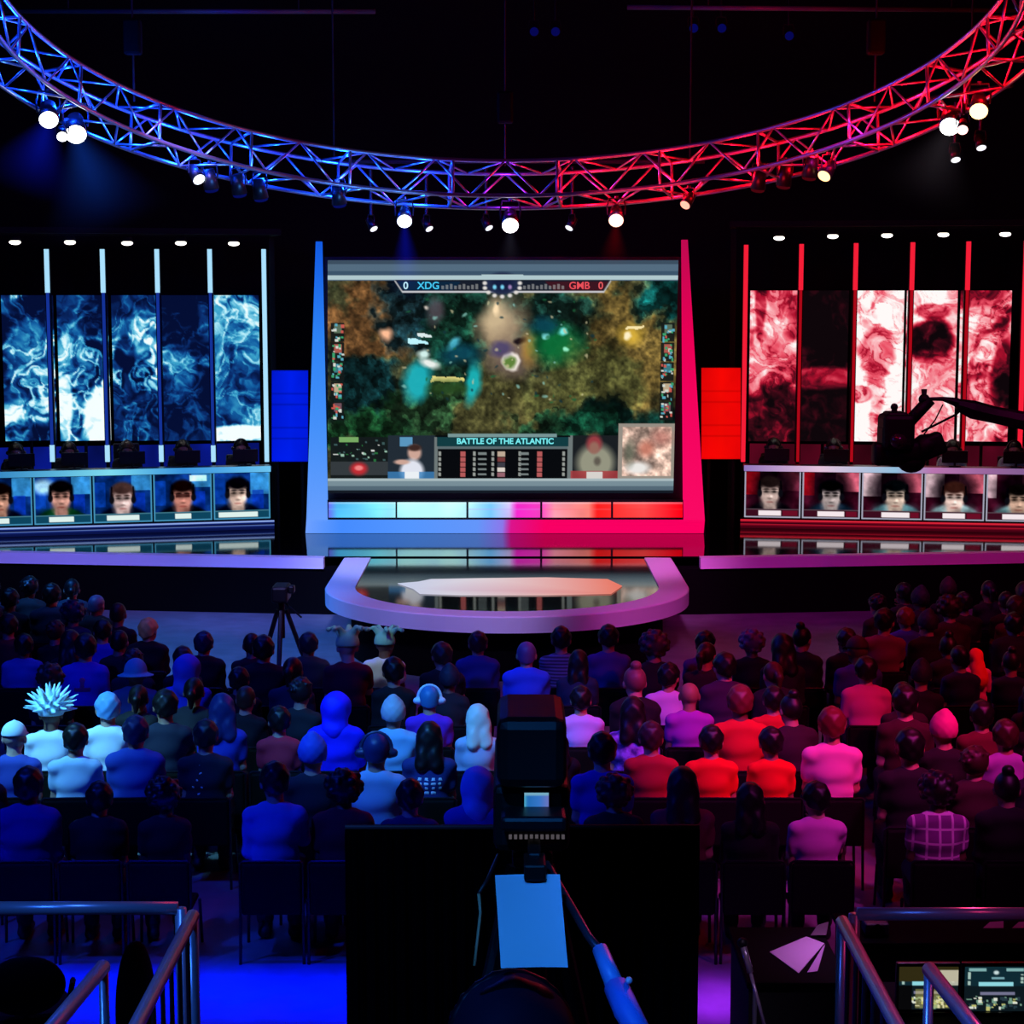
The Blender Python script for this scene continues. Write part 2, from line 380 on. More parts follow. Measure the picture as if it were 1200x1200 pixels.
def hair_mesh(kind):
    F = head_field()
    if kind in ('short', 'crop'):
        i = .016 if kind == 'short' else .007
        F.ell((0, -.012, .03), (.076, .094, .095), 0, i); F.ell((0, -.04, -.03), (.066, .055, .06), .02, i*.6)
        F.wob(.004 if kind == 'short' else .001, 75, 2); F.clip((0, .75, -1), (0, .075, .055)); F.clip((0, .35, -1), (0, .02, -.045)) if kind == 'crop' else None
    elif kind == 'messy':
        F.ell((0, -.012, .035), (.078, .096, .098), 0, .016)
        r = np.random.default_rng(5)
        for _ in range(26):
            v = Vector(r.normal(size=3)); v.z = abs(v.z)*.8; v.y -= .4; v.normalize(); p = Vector((v.x*.08, v.y*.095-.012, .035+v.z*.1))
            F.cap(p, p+v*.03+Vector((0, 0, -.01)), .02, .008, .012)
        F.clip((0, .75, -1), (0, .08, .05))
    elif kind == 'long':
        F.ell((0, -.012, .03), (.076, .094, .095), 0, .016); F.cap((-.03, -.05, -.02), (-.05, -.09, -.19), .068, .055, .03); F.cap((.03, -.05, -.02), (.05, -.09, -.19), .068, .055, .03)
        F.wob(.003, 60, 4); F.clip((0, 1, -.35), (0, .07, .03))
    elif kind == 'veil':
        F.ell((0, -.01, .025), (.08, .098, .1), 0, .02); F.cap((0, -.05, -.03), (0, -.1, -.3), .085, .13, .03); F.cap((0, -.02, -.12), (0, .0, -.15), .1, .12, .03)
        F.wob(.004, 45, 4); F.clip((0, 1, 0), (0, .07, 0))
    elif kind == 'ponytail':
        F.ell((0, -.012, .03), (.074, .092, .095), 0, .01); F.cap((0, -.1, .05), (0, -.15, .01), .03, .035, .02); F.cap((0, -.15, .01), (0, -.14, -.13), .035, .015, .02)
        F.clip((0, .75, -1), (0, .075, .055))
    elif kind == 'curly':
        F.ell((0, -.02, .04), (.1, .105, .1), 0, .012)
        r = np.random.default_rng(9)
        for _ in range(60):
            v = Vector(r.normal(size=3)).normalized(); p = Vector((v.x*.108, v.y*.11-.02, .04+v.z*.108)); F.ell(p, (.026, .026, .026), .008)
        F.clip((0, .9, -1), (0, .09, .03))
    elif kind == 'bun':
        F.ell((0, -.012, .03), (.074, .092, .095), 0, .01); F.ell((0, -.05, .145), (.042, .042, .038), .015); F.clip((0, .75, -1), (0, .075, .055))
    elif kind == 'beanie':
        F.ell((0, -.01, .03), (.075, .095, .1), 0, .02); F.cap((0, -.02, .11), (0, -.04, .14), .05, .035, .04); F.wob(.0015, 120, 3); F.clip((0, .35, -1), (0, .0, -.01))
    elif kind == 'cap':
        F.ell((0, -.008, .035), (.075, .094, .092), 0, .016); F.clip((0, 0, -1), (0, 0, .03)); F2 = F
        x, y, z = F.grid(); br = np.maximum(np.sqrt((x/.082)**2+((y-.09)/.10)**2)-1, np.abs(z-.04+.25*(y-.08))/.007-1)*.007; F.F = np.minimum(F.F, np.where(y > .02, br, 1)); F.ell((0, -.008, .144), (.011, .011, .008), .004)
    elif kind == 'hood':
        F.ell((0, -.018, .015), (.08, .1, .098), 0, .026); F.cap((0, -.03, -.05), (0, -.04, -.14), .09, .1, .03); F.wob(.004, 40, 6); F.clip((0, 1, .1), (0, .075, 0)); F.ell((0, .09, -.01), (.07, .08, .1), 0, cut=True)
    elif kind == 'bucket':
        F.ell((0, -.01, .03), (.076, .095, .098), 0, .02); F.clip((0, 0, -1), (0, 0, .02))
        x, y, z = F.grid(); rr = np.sqrt((x/.15)**2+((y+.01)/.165)**2); br = np.maximum(rr-1, np.abs(z-.015+.06*(rr-.6))/.008-1)*.008; F.F = np.minimum(F.F, np.where(rr > .5, br, 1))
    elif kind == 'spiky':
        F.ell((0, -.01, .05), (.09, .1, .1), 0, .01); F.clip((0, 0, -1), (0, 0, .0))
        r = np.random.default_rng(3); n = 46
        for i in range(n):
            z = 1-1.15*(i+.5)/n; a = i*2.39996; q = math.sqrt(max(0, 1-z*z)); v = Vector((q*math.cos(a), q*math.sin(a), z))
            F.cap(Vector((0, -.01, .05))+v*.08, Vector((0, -.01, .06))+v*(.165+.05*r.random()+.03*z), .026, .006, .006)
    elif kind == 'jester':
        F.ell((0, -.01, .04), (.08, .098, .095), 0, .016); F.clip((0, 0, -1), (0, 0, .015))
        for a in (0.2, 1.3, 2.5, 3.9, 5.2):
            v = Vector((math.cos(a), math.sin(a)*.8, .9)).normalized(); p = Vector((0, -.01, .07))+v*.08; q = p+v*.07; F.cap(p, q, .035, .02, .02); F.cap(q, q+Vector((v.x*.06, v.y*.06, -.005)), .02, .012, .01); F.ell(q+Vector((v.x*.075, v.y*.075, -.012)), (.022, .022, .022), .003)
    return F.mesh(kind)
def headphones_mesh():
    F = head_field(); pts = [Vector((.098*math.cos(a), -.005, .02+.115*math.sin(a))) for a in np.linspace(0, PI, 13)]
    for a, b in zip(pts, pts[1:]): F.cap(a, b, .012, k=.004)
    for s in (-1, 1): F.cap((s*.085, -.005, -.005), (s*.108, -.005, -.005), .036, .03, .008)
    F.cap((-.1, .02, -.02), (-.07, .085, -.06), .006, k=.004); return F.mesh('headphones')
def print_mesh(J, infl, kind):
    T = J['T']; c = T((0, -.1, .86)); F = Field(c-Vector((.2, .14, .2)), c+Vector((.2, .1, .2)), .007); torso_prims(F, J, infl); F.fold(.006, 5); F.clip((0, 1, 0), c)
    x, y, z = F.grid(); u, v = x-c.x+0*z, z-c.z+0*x
    if kind == 'lines': m = np.minimum.reduce([np.maximum(np.abs(u)-w, np.abs(v-d)-.014) for w, d in ((.12, .05), (.1, .01), (.12, -.03), (.07, -.07))]); m = np.maximum(m, .012-np.abs(((u+.02) % .055)-.0275)-.006*(np.sin(v*70) > 0))
    elif kind == 'dots': m = np.sqrt((((u+.02*np.sin(v*40)) % .07)-.035)**2+((v % .06)-.03)**2)-.012; m = np.maximum(m, u+.0)
    else: m = np.minimum.reduce([np.sqrt((u-.0)**2+(v-.06)**2)-.028, np.maximum(np.abs(u)-.02, np.abs(v-.01)-.035), np.maximum(np.abs(u)-.075, np.abs(v+.026)-.022)])
    F.F = np.maximum(F.F, m); return F.mesh('print')

POSES = {
    'up':   dict(lean=3, yaw=0, pitch=6, arms='lap'),
    'fwd':  dict(lean=17, yaw=4, pitch=0, arms='knees'),
    'cross': dict(lean=1, yaw=-24, pitch=4, arms='cross'),
    'chin': dict(lean=7, yaw=16, pitch=8, arms='chin'),
    'slim': dict(lean=4, yaw=10, pitch=6, arms='lap', slim=.88),
    'stand': dict(lean=2, yaw=10, pitch=10, arms='hold', stand=True),
    'desk': dict(lean=9, yaw=0, pitch=10, arms='desk'),
}
SK = {k: skeleton(**v) for k, v in POSES.items()}
_pm = {}
def pm(kind, *a):
    key = (kind,)+a
    if key not in _pm:
        if kind == 'body': _pm[key] = body_mesh(SK[a[0]])
        elif kind == 'shirt': _pm[key] = shirt_mesh(SK[a[0]], a[1])
        elif kind == 'jacket': _pm[key] = shirt_mesh(SK[a[0]], 'long', .014, 'jacket', .008)
        elif kind == 'trousers': _pm[key] = trousers_mesh(SK[a[0]])
        elif kind == 'shoe': _pm[key] = shoe_mesh(SK[a[0]], a[1])
        elif kind == 'hair': _pm[key] = hair_mesh(a[0])
        elif kind == 'phones': _pm[key] = headphones_mesh()
        elif kind == 'print': _pm[key] = print_mesh(SK[a[0]], a[1], a[2])
        elif kind == 'eye': _pm[key] = MB().sphere((0, 0, 0), .011, seg=10).mesh('eye', True)
    return _pm[key]
HATS = dict(beanie='beanie', cap='cap', hood='hood', bucket='hat', spiky='spiked_hat', jester='bobble_hat', veil='headscarf')
SKIN = [(205, 160, 135), (190, 145, 118), (160, 115, 88), (110, 75, 55)]
def person(loc, rz, pose='up', hair='short', hc=(22, 17, 14), top='short', tc=(20, 20, 24), skin=0, scale=1., tm=None, extra=(), eyes=False, label=None, group=None, hat2=None):
    J = SK[pose]
    b = mobj('person', pm('body', pose), mat(SKIN[skin], .55)); b.location = loc; b.rotation_euler = (0, 0, rz); b.scale = scale if isinstance(scale, tuple) else (scale,)*3
    tag(b, label, 'person', group)
    m = tm or mat(tc, .85)
    if top == 'jacket': mobj('jacket', pm('jacket', pose), m, b)
    else: mobj('shirt', pm('shirt', pose, top), m, b)
    mobj('trousers', pm('trousers', pose), mat((22, 24, 34), .85), b)
    for s in (-1, 1): mobj('shoe', pm('shoe', pose, s), mat((30, 30, 32), .6), b)
    mx = Matrix.Translation(J['head']) @ J['RH'].to_4x4() @ Matrix.Scale(HS, 4)
    if hair: mobj(HATS.get(hair, 'hair'), pm('hair', hair), mat(hc, .7 if hair in HATS else .45), b, mx)
    if hat2: mobj(HATS[hat2[0]], pm('hair', hat2[0]), mat(hat2[1], .8), b, mx)
    for e in extra:
        if e[0] == 'phones': mobj('headphones', pm('phones'), mat(e[1], .4), b, mx)
        elif e[0] == 'print': mobj('print', pm('print', pose, .0165+(.014 if top == 'jacket' else 0), e[1]), mat(e[2], .8), b)
    if eyes:
        for s in (-1, 1): mobj('eye', pm('eye'), mat((15, 12, 10), .2), b, mx @ Matrix.Translation((s*.03, .084, .004)))
    return b
# ------------------------------------------------------------------ the hall
BLK = mat((10, 10, 13), .8)
def struct(name, mb, m, label=None):
    o = mb.build(name, m); o['kind'] = 'structure'
    if label: o['label'] = label
    return o
ZS = .9; ZD = .9035
struct('floor', MB().box((0, 16, -.05), (30, 44, .1)), mat((120, 122, 130), .55, noise=.12, scale=3.), 'grey hall floor under the rows of chairs')
struct('wall_back', MB().box((0, 38.1, 6.5), (30, .2, 13)), BLK)
struct('wall_left', MB().box((-15.1, 16, 6.5), (.2, 44, 13)), BLK)
struct('wall_right', MB().box((15.1, 16, 6.5), (.2, 44, 13)), BLK)
struct('ceiling', MB().box((0, 16, 13.1), (30, 44, .2)), BLK)
def painted(name, pic, TL, TR, BL, parent=None, st=1.): return mobj(name, pic.mesh(name, TL, TR, BL), screen_mat(st), parent)

# --- stage platform and round thrust
GLOSS = mat((5, 5, 7), .06, spec=1.)
WHITE = mat((235, 232, 240), .45)
xl, xr, yb = -13., 13., 37.9
YF = 28.55; TX = 2.55
left_pts = [(xl, 29.75), (-2.95, YF)]; right_pts = [(2.95, YF), (xr, 29.75)]
st = empty('stage_platform', (0, 30, 0)); tag(st, 'long black glossy stage platform with a pale front lip, in front of the screen', 'stage')
def loc(pts, o): return [tuple(Vector(p)-o.location) for p in pts]
front = left_pts+right_pts
mb = MB(); mb.prism(loc([(x, y+.22, ZS-.02) for x, y in front]+[(xr, yb, ZS-.02), (xl, yb, ZS-.02)], st), (0, 0, .02)); mb.build('deck', GLOSS, st)
for (a, b) in ((left_pts[0], left_pts[1]), (right_pts[0], right_pts[1])):
    mb = MB(); mb.prism(loc([(a[0], a[1], ZS-.17), (b[0], b[1], ZS-.17), (b[0], b[1]+.22, ZS-.17), (a[0], a[1]+.22, ZS-.17)], st), (0, 0, .175)); mb.build('lip', WHITE, st)
mb = MB(); mb.prism(loc([(x, y+.05, 0) for x, y in front]+[(xr, yb, 0), (xl, yb, 0)], st), (0, 0, ZS-.175)); mb.build('skirt', mat((2, 2, 3), .9, spec=.1), st)
th = empty('thrust_stage', (-.07, 25.75, 0)); tag(th, 'U-shaped glossy thrust stage with a broad white rim, reaching into the crowd', 'stage')
def ushape(r, yend): return [(-r, yend)]+[(-r*math.cos(a), -r*math.sin(a)) for a in np.linspace(0, PI, 41)]+[(r, yend)]
yend = YF-.02-25.75
mb = MB(); mb.prism([(x, y, ZS-.03) for x, y in ushape(2.14, yend)], (0, 0, .025)); mb.build('deck', GLOSS, th)
mb = MB(); mb.prism([(x, y, 0) for x, y in ushape(2.2, yend)], (0, 0, ZS-.21)); mb.build('skirt', mat((2, 2, 3), .9, spec=.1), th)
b = bmesh.new(); o_, i_ = ushape(2.56, yend), ushape(2.14, yend)
V = lambda p, z: b.verts.new((p[0], p[1], z))
rows = [[V(p, ZS-.035) for p in i_], [V(p, ZS+.015) for p in i_], [V((p[0]*.993, p[1]*.993), ZS+.015) for p in o_], [V(p, ZS) for p in o_], [V(p, ZS-.2) for p in o_], [V(p, ZS-.2) for p in i_]]
for k in range(6):
    A, B = rows[k], rows[(k+1) % 6]
    for j in range(len(A)-1): b.faces.new((A[j], A[j+1], B[j+1], B[j]))
m_ = MB(); m_.b.free(); m_.b = b; m_.build('rim', WHITE, th)
# white wing-shaped panel lying on the thrust deck
px = [(466, 684), (490, 682), (505, 679), (560, 678), (640, 677), (712, 679), (729, 687), (716, 696), (640, 697.5), (540, 697.5), (492, 696), (484, 690)]
o = empty('wing_panel', PZ(597, 688, ZS)); tag(o, 'long white wing-shaped panel lying flat on the glossy thrust deck', 'stage panel')
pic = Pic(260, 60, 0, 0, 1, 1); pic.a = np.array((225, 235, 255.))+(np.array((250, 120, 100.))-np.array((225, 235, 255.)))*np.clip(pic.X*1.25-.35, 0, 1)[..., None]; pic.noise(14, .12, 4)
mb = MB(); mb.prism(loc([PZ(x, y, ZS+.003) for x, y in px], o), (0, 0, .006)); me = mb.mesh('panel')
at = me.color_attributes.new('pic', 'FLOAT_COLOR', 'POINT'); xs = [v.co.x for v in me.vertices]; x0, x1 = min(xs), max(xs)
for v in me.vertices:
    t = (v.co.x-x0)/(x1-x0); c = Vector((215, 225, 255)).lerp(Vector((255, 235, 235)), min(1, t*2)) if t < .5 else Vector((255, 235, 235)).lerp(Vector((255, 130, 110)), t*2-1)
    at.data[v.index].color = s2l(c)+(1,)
mobj('panel', me, screen_mat(.8), o); 

# --- big screen
YSC = 31.75
S0, S1 = (384, 305), (795, 578)
def game():
    p = Pic(412, 274, S0[0], S0[1], S1[0], S1[1], (62, 62, 40)); X, Y = p.X, p.Y
    wx, wy = vnoise(274, 412, 26, 4, 31), vnoise(274, 412, 26, 4, 32); p.X = X+(wx-.5)*75; p.Y = Y+(wy-.5)*75
    for x, y, rx, ry, c, al in [(430, 365, 60, 45, (104, 70, 40), .9), (415, 480, 45, 50, (30, 58, 36), .9), (735, 400, 85, 75, (108, 88, 44), .9), (610, 480, 80, 45, (84, 74, 42), .9), (560, 470, 60, 50, (66, 66, 38), .8), (690, 455, 70, 40, (70, 74, 40), .8),
                          (480, 365, 36, 38, (14, 42, 52), .9), (540, 375, 38, 60, (14, 52, 40), .9), (545, 345, 60, 22, (18, 48, 40), .9), (425, 445, 42, 36, (10, 36, 40), .95), (440, 500, 60, 25, (18, 60, 32), .8), (500, 480, 36, 40, (26, 58, 36), .8), (650, 365, 48, 50, (14, 46, 42), .9), (790, 345, 55, 42, (6, 58, 58), .95), (740, 500, 75, 34, (8, 38, 34), .95), (660, 505, 60, 22, (12, 50, 34), .8), (530, 420, 36, 40, (12, 44, 36), .8), (395, 345, 20, 25, (50, 60, 40), .8)]:
        p.ell(x, y, rx, ry, c, .22, al)
    p.X, p.Y = X+(wx-.5)*14, Y+(wy-.5)*14; p.noise(34, .4, 1).noise(12, .7, 2).noise(4, .55, 6)
    g4 = vnoise(274, 412, 14, 3, 77); dk = (p.a[..., 1] > p.a[..., 0]*1.15) & (g4 > .52); p.a[dk] *= .55; lt = (p.a[..., 1] > p.a[..., 0]*1.15) & (g4 < .4); p.a[lt] *= 1.35
    p.a *= .98
    p.ell(590, 385, 26, 34, (176, 150, 122), .5, .85); p.ell(582, 372, 16, 18, (214, 190, 150), .5, .8); p.ell(600, 420, 24, 22, (120, 100, 92), .4, .8)
    p.ell(600, 424, 12, 11, (235, 225, 215), .15); p.ell(598, 425, 8, 7, (96, 130, 60), .3); p.ell(583, 362, 4, 6, (255, 225, 180), .5); p.ell(588, 408, 12, 9, (70, 62, 110), .4, .8); p.ell(610, 399, 6, 4, (30, 20, 24), .4); p.ell(622, 408, 8, 16, (220, 160, 60), .6, .6)
    p.ell(490, 446, 16, 24, (30, 178, 190), .4, .95, .3); p.ell(556, 448, 10, 24, (28, 180, 185), .4, .95, .2); p.ell(505, 425, 12, 6, (235, 240, 235), .5, 1, .5); p.ell(496, 412, 7, 5, (210, 240, 235), .5); p.rect(508, 443, 542, 448, (225, 215, 130)); p.ell(525, 455, 20, 8, (40, 70, 30), .5, .8)
    p.rect(478, 396, 504, 400, (190, 245, 255)); p.rect(490, 390, 510, 393, (220, 235, 235)); p.ell(535, 402, 8, 5, (90, 200, 220), .5, 1, -.5); p.ell(540, 415, 22, 12, (14, 84, 110), .5, .7)
    p.ell(655, 402, 26, 22, (12, 112, 56), .5, .9); p.ell(662, 387, 6, 4, (120, 240, 235), .4); p.ell(641, 392, 4, 3, (150, 250, 240), .4); p.ell(667, 410, 3, 3, (150, 240, 200), .4); p.ell(640, 380, 14, 10, (10, 70, 90), .5, .8)
    p.ell(741, 393, 13, 11, (222, 180, 60), .6, .9); p.rect(734, 383, 756, 386, (250, 230, 170)); p.ell(738, 394, 4, 5, (255, 240, 200), .4); p.ell(454, 390, 6, 6, (255, 190, 150), .6); p.ell(510, 365, 9, 14, (86, 76, 84), .5, .8); p.ell(500, 361, 3, 3, (200, 190, 180), .5)
    r = np.random.default_rng(4)
    for _ in range(90):
        x, y = r.uniform(470, 700), r.uniform(345, 470); p.ell(x, y, r.uniform(.8, 2.6), r.uniform(.8, 2), [(140, 200, 190), (30, 100, 60), (200, 190, 150), (20, 50, 60)][r.integers(4)], .4, .7)
    p.X, p.Y = X, Y
    p.rect(384, 305, 796, 328, (84, 108, 128)); p.rect(384, 305, 796, 309, (60, 78, 96)); p.rect(384, 318, 796, 322, (60, 84, 106)); p.rect(384, 323, 796, 327.5, (176, 200, 205))
    # score bar
    p.poly([(463, 328), (716, 328), (708, 342), (472, 342)], (24, 30, 44)); p.line(463, 329, 472, 342, 1.5, (190, 190, 190)); p.line(716, 329, 708, 342, 1.5, (190, 190, 190)); p.rect(472, 341, 708, 342.5, (200, 200, 205))
    p.poly([(640, 330), (714, 330), (706, 341), (650, 341)], (70, 20, 30), .8); p.poly([(466, 330), (540, 330), (530, 341), (474, 341)], (10, 40, 66), .8)
    p.ell(589, 332, 20, 13, (34, 44, 74), .15); p.ell(589, 332, 13, 8, (20, 28, 60), .3); p.rect(565, 322, 613, 327.5, (176, 200, 205))
    for a in np.linspace(-.2, PI+.2, 9): p.ell(589+21*math.cos(a), 334+13*math.sin(a), 2.6, 2.2, (225, 220, 215), .4)
    for x in (580, 589, 598): p.ell(x, 336, 2.2, 2.6, (120, 210, 240) if x < 595 else (160, 130, 180), .4)
    for x in list(range(518, 562, 5))+list(range(614, 660, 5)): p.rect(x, 333+(x % 3), x+2.6, 338, (150, 150, 150), .7)
    # side icon columns
    for x in (391, 780):
        for k in range(5):
            y = 380+k*23
            p.rect(x-3, y-2, x+12, y+19, (20, 26, 26), .9); p.rect(x+1, y, x+9, y+9, [(90, 110, 90), (170, 90, 80), (60, 120, 130), (190, 170, 140), (110, 80, 90)][k])
            for j in range(14): a_, b_ = x-3+r.uniform(0, 13), y-2+r.uniform(0, 19); p.rect(a_, b_, a_+r.uniform(1.5, 4), b_+r.uniform(1.5, 4), [(210, 215, 205), (60, 160, 110), (200, 90, 80), (90, 170, 190)][r.integers(4)])
    # lower row
    p.rect(388, 512, 455, 560, (20, 26, 28), .95); p.rect(388, 541, 455, 556, (52, 58, 62)); p.ell(421, 549, 10, 7.5, (190, 44, 52), .3); p.ell(421, 548, 5, 3, (240, 130, 130), .3)
    for _ in range(34): x, y = r.uniform(390, 452), r.uniform(514, 538); p.rect(x, y, x+r.uniform(1.5, 4), y+r.uniform(1, 3), [(215, 220, 215), (60, 90, 90), (150, 190, 170), (40, 110, 60)][r.integers(4)])
    p.rect(398, 512, 420, 517, (120, 170, 100))
    p.rect(456, 510, 512, 561, (34, 44, 54)); p.rect(470, 512, 484, 522, (90, 150, 190)); p.ell(487, 530, 8, 9, (205, 165, 150), .25); p.ell(487, 524, 8, 4, (60, 40, 36), .3); p.ell(484, 552, 14, 14, (225, 228, 240), .2); p.ell(472, 541, 9, 3, (205, 165, 150), .3); p.rect(456, 553, 512, 561, (60, 130, 190), .8); p.rect(476, 553, 492, 561, (235, 240, 245))
    p.rect(512, 510, 672, 561, (8, 10, 14)); p.rect(512, 522, 672, 525, (92, 108, 112)); p.rect(527, 508, 655, 511, (120, 150, 150)); p.rect(511, 512, 514, 561, (110, 120, 120)); p.rect(669, 512, 672, 561, (110, 120, 120)); p.rect(514, 512, 669, 522, (18, 60, 66))
    for k in range(5):
        y = 529+k*6.2
        for x in (517, 558, 580, 612, 635, 664): p.rect(x-1, y, x+1, y+4, (150, 155, 150))
        p.rect(563, y+1, 572, y+3, (120, 130, 130)); p.rect(612, y+1, 622, y+3, (120, 130, 130)); p.rect(542, y, 547, y+5, (180, 90, 90)); p.rect(633, y, 638, y+5, (180, 90, 90)); p.rect(586, y, 594, y+5, [(190, 170, 150), (120, 60, 60), (60, 60, 70), (220, 210, 200), (150, 100, 110)][k])
    p.rect(672, 510, 729, 561, (26, 30, 34)); p.rect(672, 510, 674, 561, (110, 120, 120)); p.ell(702, 542, 22, 22, (148, 148, 128), .25); p.ell(700, 519, 9, 10, (150, 60, 66), .3); p.ell(700, 524, 6, 7, (150, 105, 92), .3); p.ell(704, 540, 4, 5, (96, 90, 80), .4); p.rect(673, 552, 728, 561, (170, 60, 64), .85); p.rect(692, 553, 710, 561, (215, 210, 205))
    p.rect(729, 496, 796, 561, (150, 142, 132)); q = Pic(412, 274, S0[0], S0[1], S1[0], S1[1], (190, 160, 145)); q.noise(16, .7, 8).noise(6, .6, 9)
    mk = ((X > 733) & (X < 792) & (Y > 499) & (Y < 558))[..., None]; p.a = np.where(mk, q.a, p.a); p.ell(762, 525, 9, 9, (205, 120, 100), .5, .8); p.ell(752, 548, 14, 7, (235, 232, 228), .4); p.ell(780, 512, 12, 10, (190, 110, 100), .6, .6); p.ell(742, 530, 6, 14, (90, 100, 84), .6, .7)
    p.rect(384, 561, 796, 578, (120, 142, 152)); p.rect(384, 560.5, 796, 563.5, (168, 186, 190)); p.rect(384, 570, 796, 574.5, (84, 104, 118)); p.rect(384, 574.5, 796, 579, (20, 26, 36))
    return p
sc = empty('projection_screen', PY(589.5, 578, YSC)); tag(sc, 'large bright screen showing a green and brown game map, centre of the stage', 'screen')
sl = lambda p: Vector(p)-sc.location
painted('display', game(), sl(PY(S0[0], S0[1], YSC)), sl(PY(S1[0], S0[1], YSC)), sl(PY(S0[0], S1[1], YSC)), sc, 1.0)
A, B_, C_, D_ = (sl(PY(*q, YSC)) for q in ((380, 301), (799, 301), (799, 588), (380, 588)))
mb = MB(); mb.prism([Vector(v)+Vector((0, .01, 0)) for v in (A, B_, C_, D_)], (0, .2, 0)); mb.build('backing', mat((4, 4, 6), .5), sc)
for s in (-2.2, 2.2): MB().box((s, .3, (ZD-sc.location.z)/2+.3), (.12, .1, sc.location.z-ZD+.6)).build('stand', BLK, sc)
def text(s, px, py, size_px, Y, parent, rgb, st=1., align='CENTER', bold=.0):
    cu = bpy.data.curves.new('text', 'FONT'); cu.body = s; cu.align_x = align; cu.align_y = 'CENTER'; cu.size = size_px*1.38*Y/FPX; cu.offset = bold
    t_ = bpy.data.objects.new('lettering', cu); COL.objects.link(t_); bpy.context.view_layer.update(); me = bpy.data.meshes.new_from_object(t_.evaluated_get(bpy.context.evaluated_depsgraph_get())); bpy.data.objects.remove(t_)
    o = bpy.data.objects.new('lettering', me); COL.objects.link(o); o.parent = parent; o.location = PY(px, py, Y)-parent.location; o.rotation_euler = (PI/2, 0, 0); me.materials.clear(); me.materials.append(emat(rgb, st)); return o
text('BATTLE OF THE ATLANTIC', 592, 517.3, 6.8, YSC-.02, sc, (120, 240, 245), 1., bold=.004)
text('XDG', 502, 335, 8.5, YSC-.02, sc, (70, 200, 245), bold=.003); text('GMB', 679, 335, 8.5, YSC-.02, sc, (235, 80, 90), bold=.003)
text('0', 475.5, 335, 8.5, YSC-.02, sc, (190, 235, 250), bold=.003); text('0', 704, 335, 8.5, YSC-.02, sc, (230, 90, 95), bold=.003)

# --- glowing surround of the screen
YFR = 31.55
fr = empty('screen_surround', PY(593, 628, YFR)); fl = lambda x, y, Y=YFR: PY(x, y, Y)-fr.location
tag(fr, 'glowing blue and magenta tapering surround around the big screen', 'screen frame')
def strip(name, quad, cols, depth=.12, st=1.):
    """a lit leg: quad TL,TR,BR,BL in the photo, colours top to bottom"""
    TL, TR, BR, BL = (np.array(fl(*q)) for q in quad); n = 24; b = bmesh.new(); L = []
    for i in range(n+1):
        t = i/n; a, c = TL+(BL-TL)*t, TR+(BR-TR)*t
        L.append([b.verts.new(a), b.verts.new(c), b.verts.new(c+np.array((0, depth, 0))), b.verts.new(a+np.array((0, depth, 0)))])
    for i in range(n):
        for k in range(4): b.faces.new((L[i][k], L[i][(k+1) % 4], L[i+1][(k+1) % 4], L[i+1][k]))
    b.faces.new(L[0]); b.faces.new(L[-1][::-1]); bmesh.ops.recalc_face_normals(b, faces=b.faces)
    me = bpy.data.meshes.new(name); b.to_mesh(me); b.free(); at = me.color_attributes.new('pic', 'FLOAT_COLOR', 'POINT')
    z0, z1 = TL[2], BL[2]
    for v in me.vertices:
        t = (z0-v.co.z)/(z0-z1)*(len(cols)-1); i = min(int(t), len(cols)-2); at.data[v.index].color = s2l(Vector(cols[i]).lerp(Vector(cols[i+1]), t-i))+(1,)
    return mobj(name, me, screen_mat(st), fr)
strip('leg', ((370, 283), (377, 283), (384, 611), (359, 611)), [(18, 90, 225), (45, 130, 245), (70, 145, 250), (105, 160, 255)])
strip('leg', ((799, 281), (806, 281), (826, 611), (801, 611)), [(190, 10, 80), (235, 0, 85), (245, 5, 95), (250, 10, 100)])
p = Pic(240, 12, 358, 607, 828, 628); 
g = [(358, (110, 160, 255)), (400, (70, 140, 255)), (480, (85, 150, 255)), (560, (100, 150, 250)), (590, (140, 120, 235)), (600, (220, 20, 140)), (640, (248, 0, 100)), (828, (250, 0, 95))]
def grad(p, g):
    for i in range(3): p.a[..., i] = np.interp(p.X, [q[0] for q in g], [q[1][i] for q in g])
grad(p, g)
painted('bottom_bar', p, fl(359, 609), fl(826, 609), fl(358, 625), fr)
mb = MB(); mb.prism([fl(359, 609, YFR+.03), fl(826, 609, YFR+.03), fl(827, 624.5, YFR+.03), fl(358, 624.5, YFR+.03)], (0, .13, 0)); mb.build('bar_housing', mat((20, 20, 26), .5), fr)
cells = [(385, 463.5), (465.5, 546.5), (549, 633), (635.5, 716), (718.5, 800)]
gg = [(384, (110, 110, 255)), (395, (80, 190, 250)), (440, (120, 225, 250)), (470, (170, 240, 255)), (545, (185, 240, 255)), (575, (110, 185, 255)), (597, (205, 190, 245)), (606, (240, 40, 200)), (632, (240, 60, 190)), (650, (250, 150, 170)), (690, (250, 130, 120)), (700, (255, 30, 30)), (735, (255, 60, 60)), (755, (255, 70, 70)), (800, (245, 0, 20))]
for i, (a, b2) in enumerate(cells):
    p = Pic(60, 14, a, 589, b2, 606); grad(p, gg); n = vnoise(14, 60, 22, 2, i+3)[..., None]; p.a = p.a*(.86+.28*n); p.rect(a, 596, b2, 598, p.a.mean((0, 1)), .35); p.rect(a, 589, b2, 590.5, (235, 240, 255), .3)
    painted('light_cell', p, fl(a, 588.5, YFR-.01), fl(b2, 588.5, YFR-.01), fl(a, 606.5, YFR-.01), fr, 1.1)
mb = MB(); mb.prism([fl(383, 586, YFR+.02), fl(801, 586, YFR+.02), fl(801, 608.7, YFR+.02), fl(383, 608.7, YFR+.02)], (0, .1, 0)); mb.build('cell_housing', mat((12, 12, 16), .5), fr)

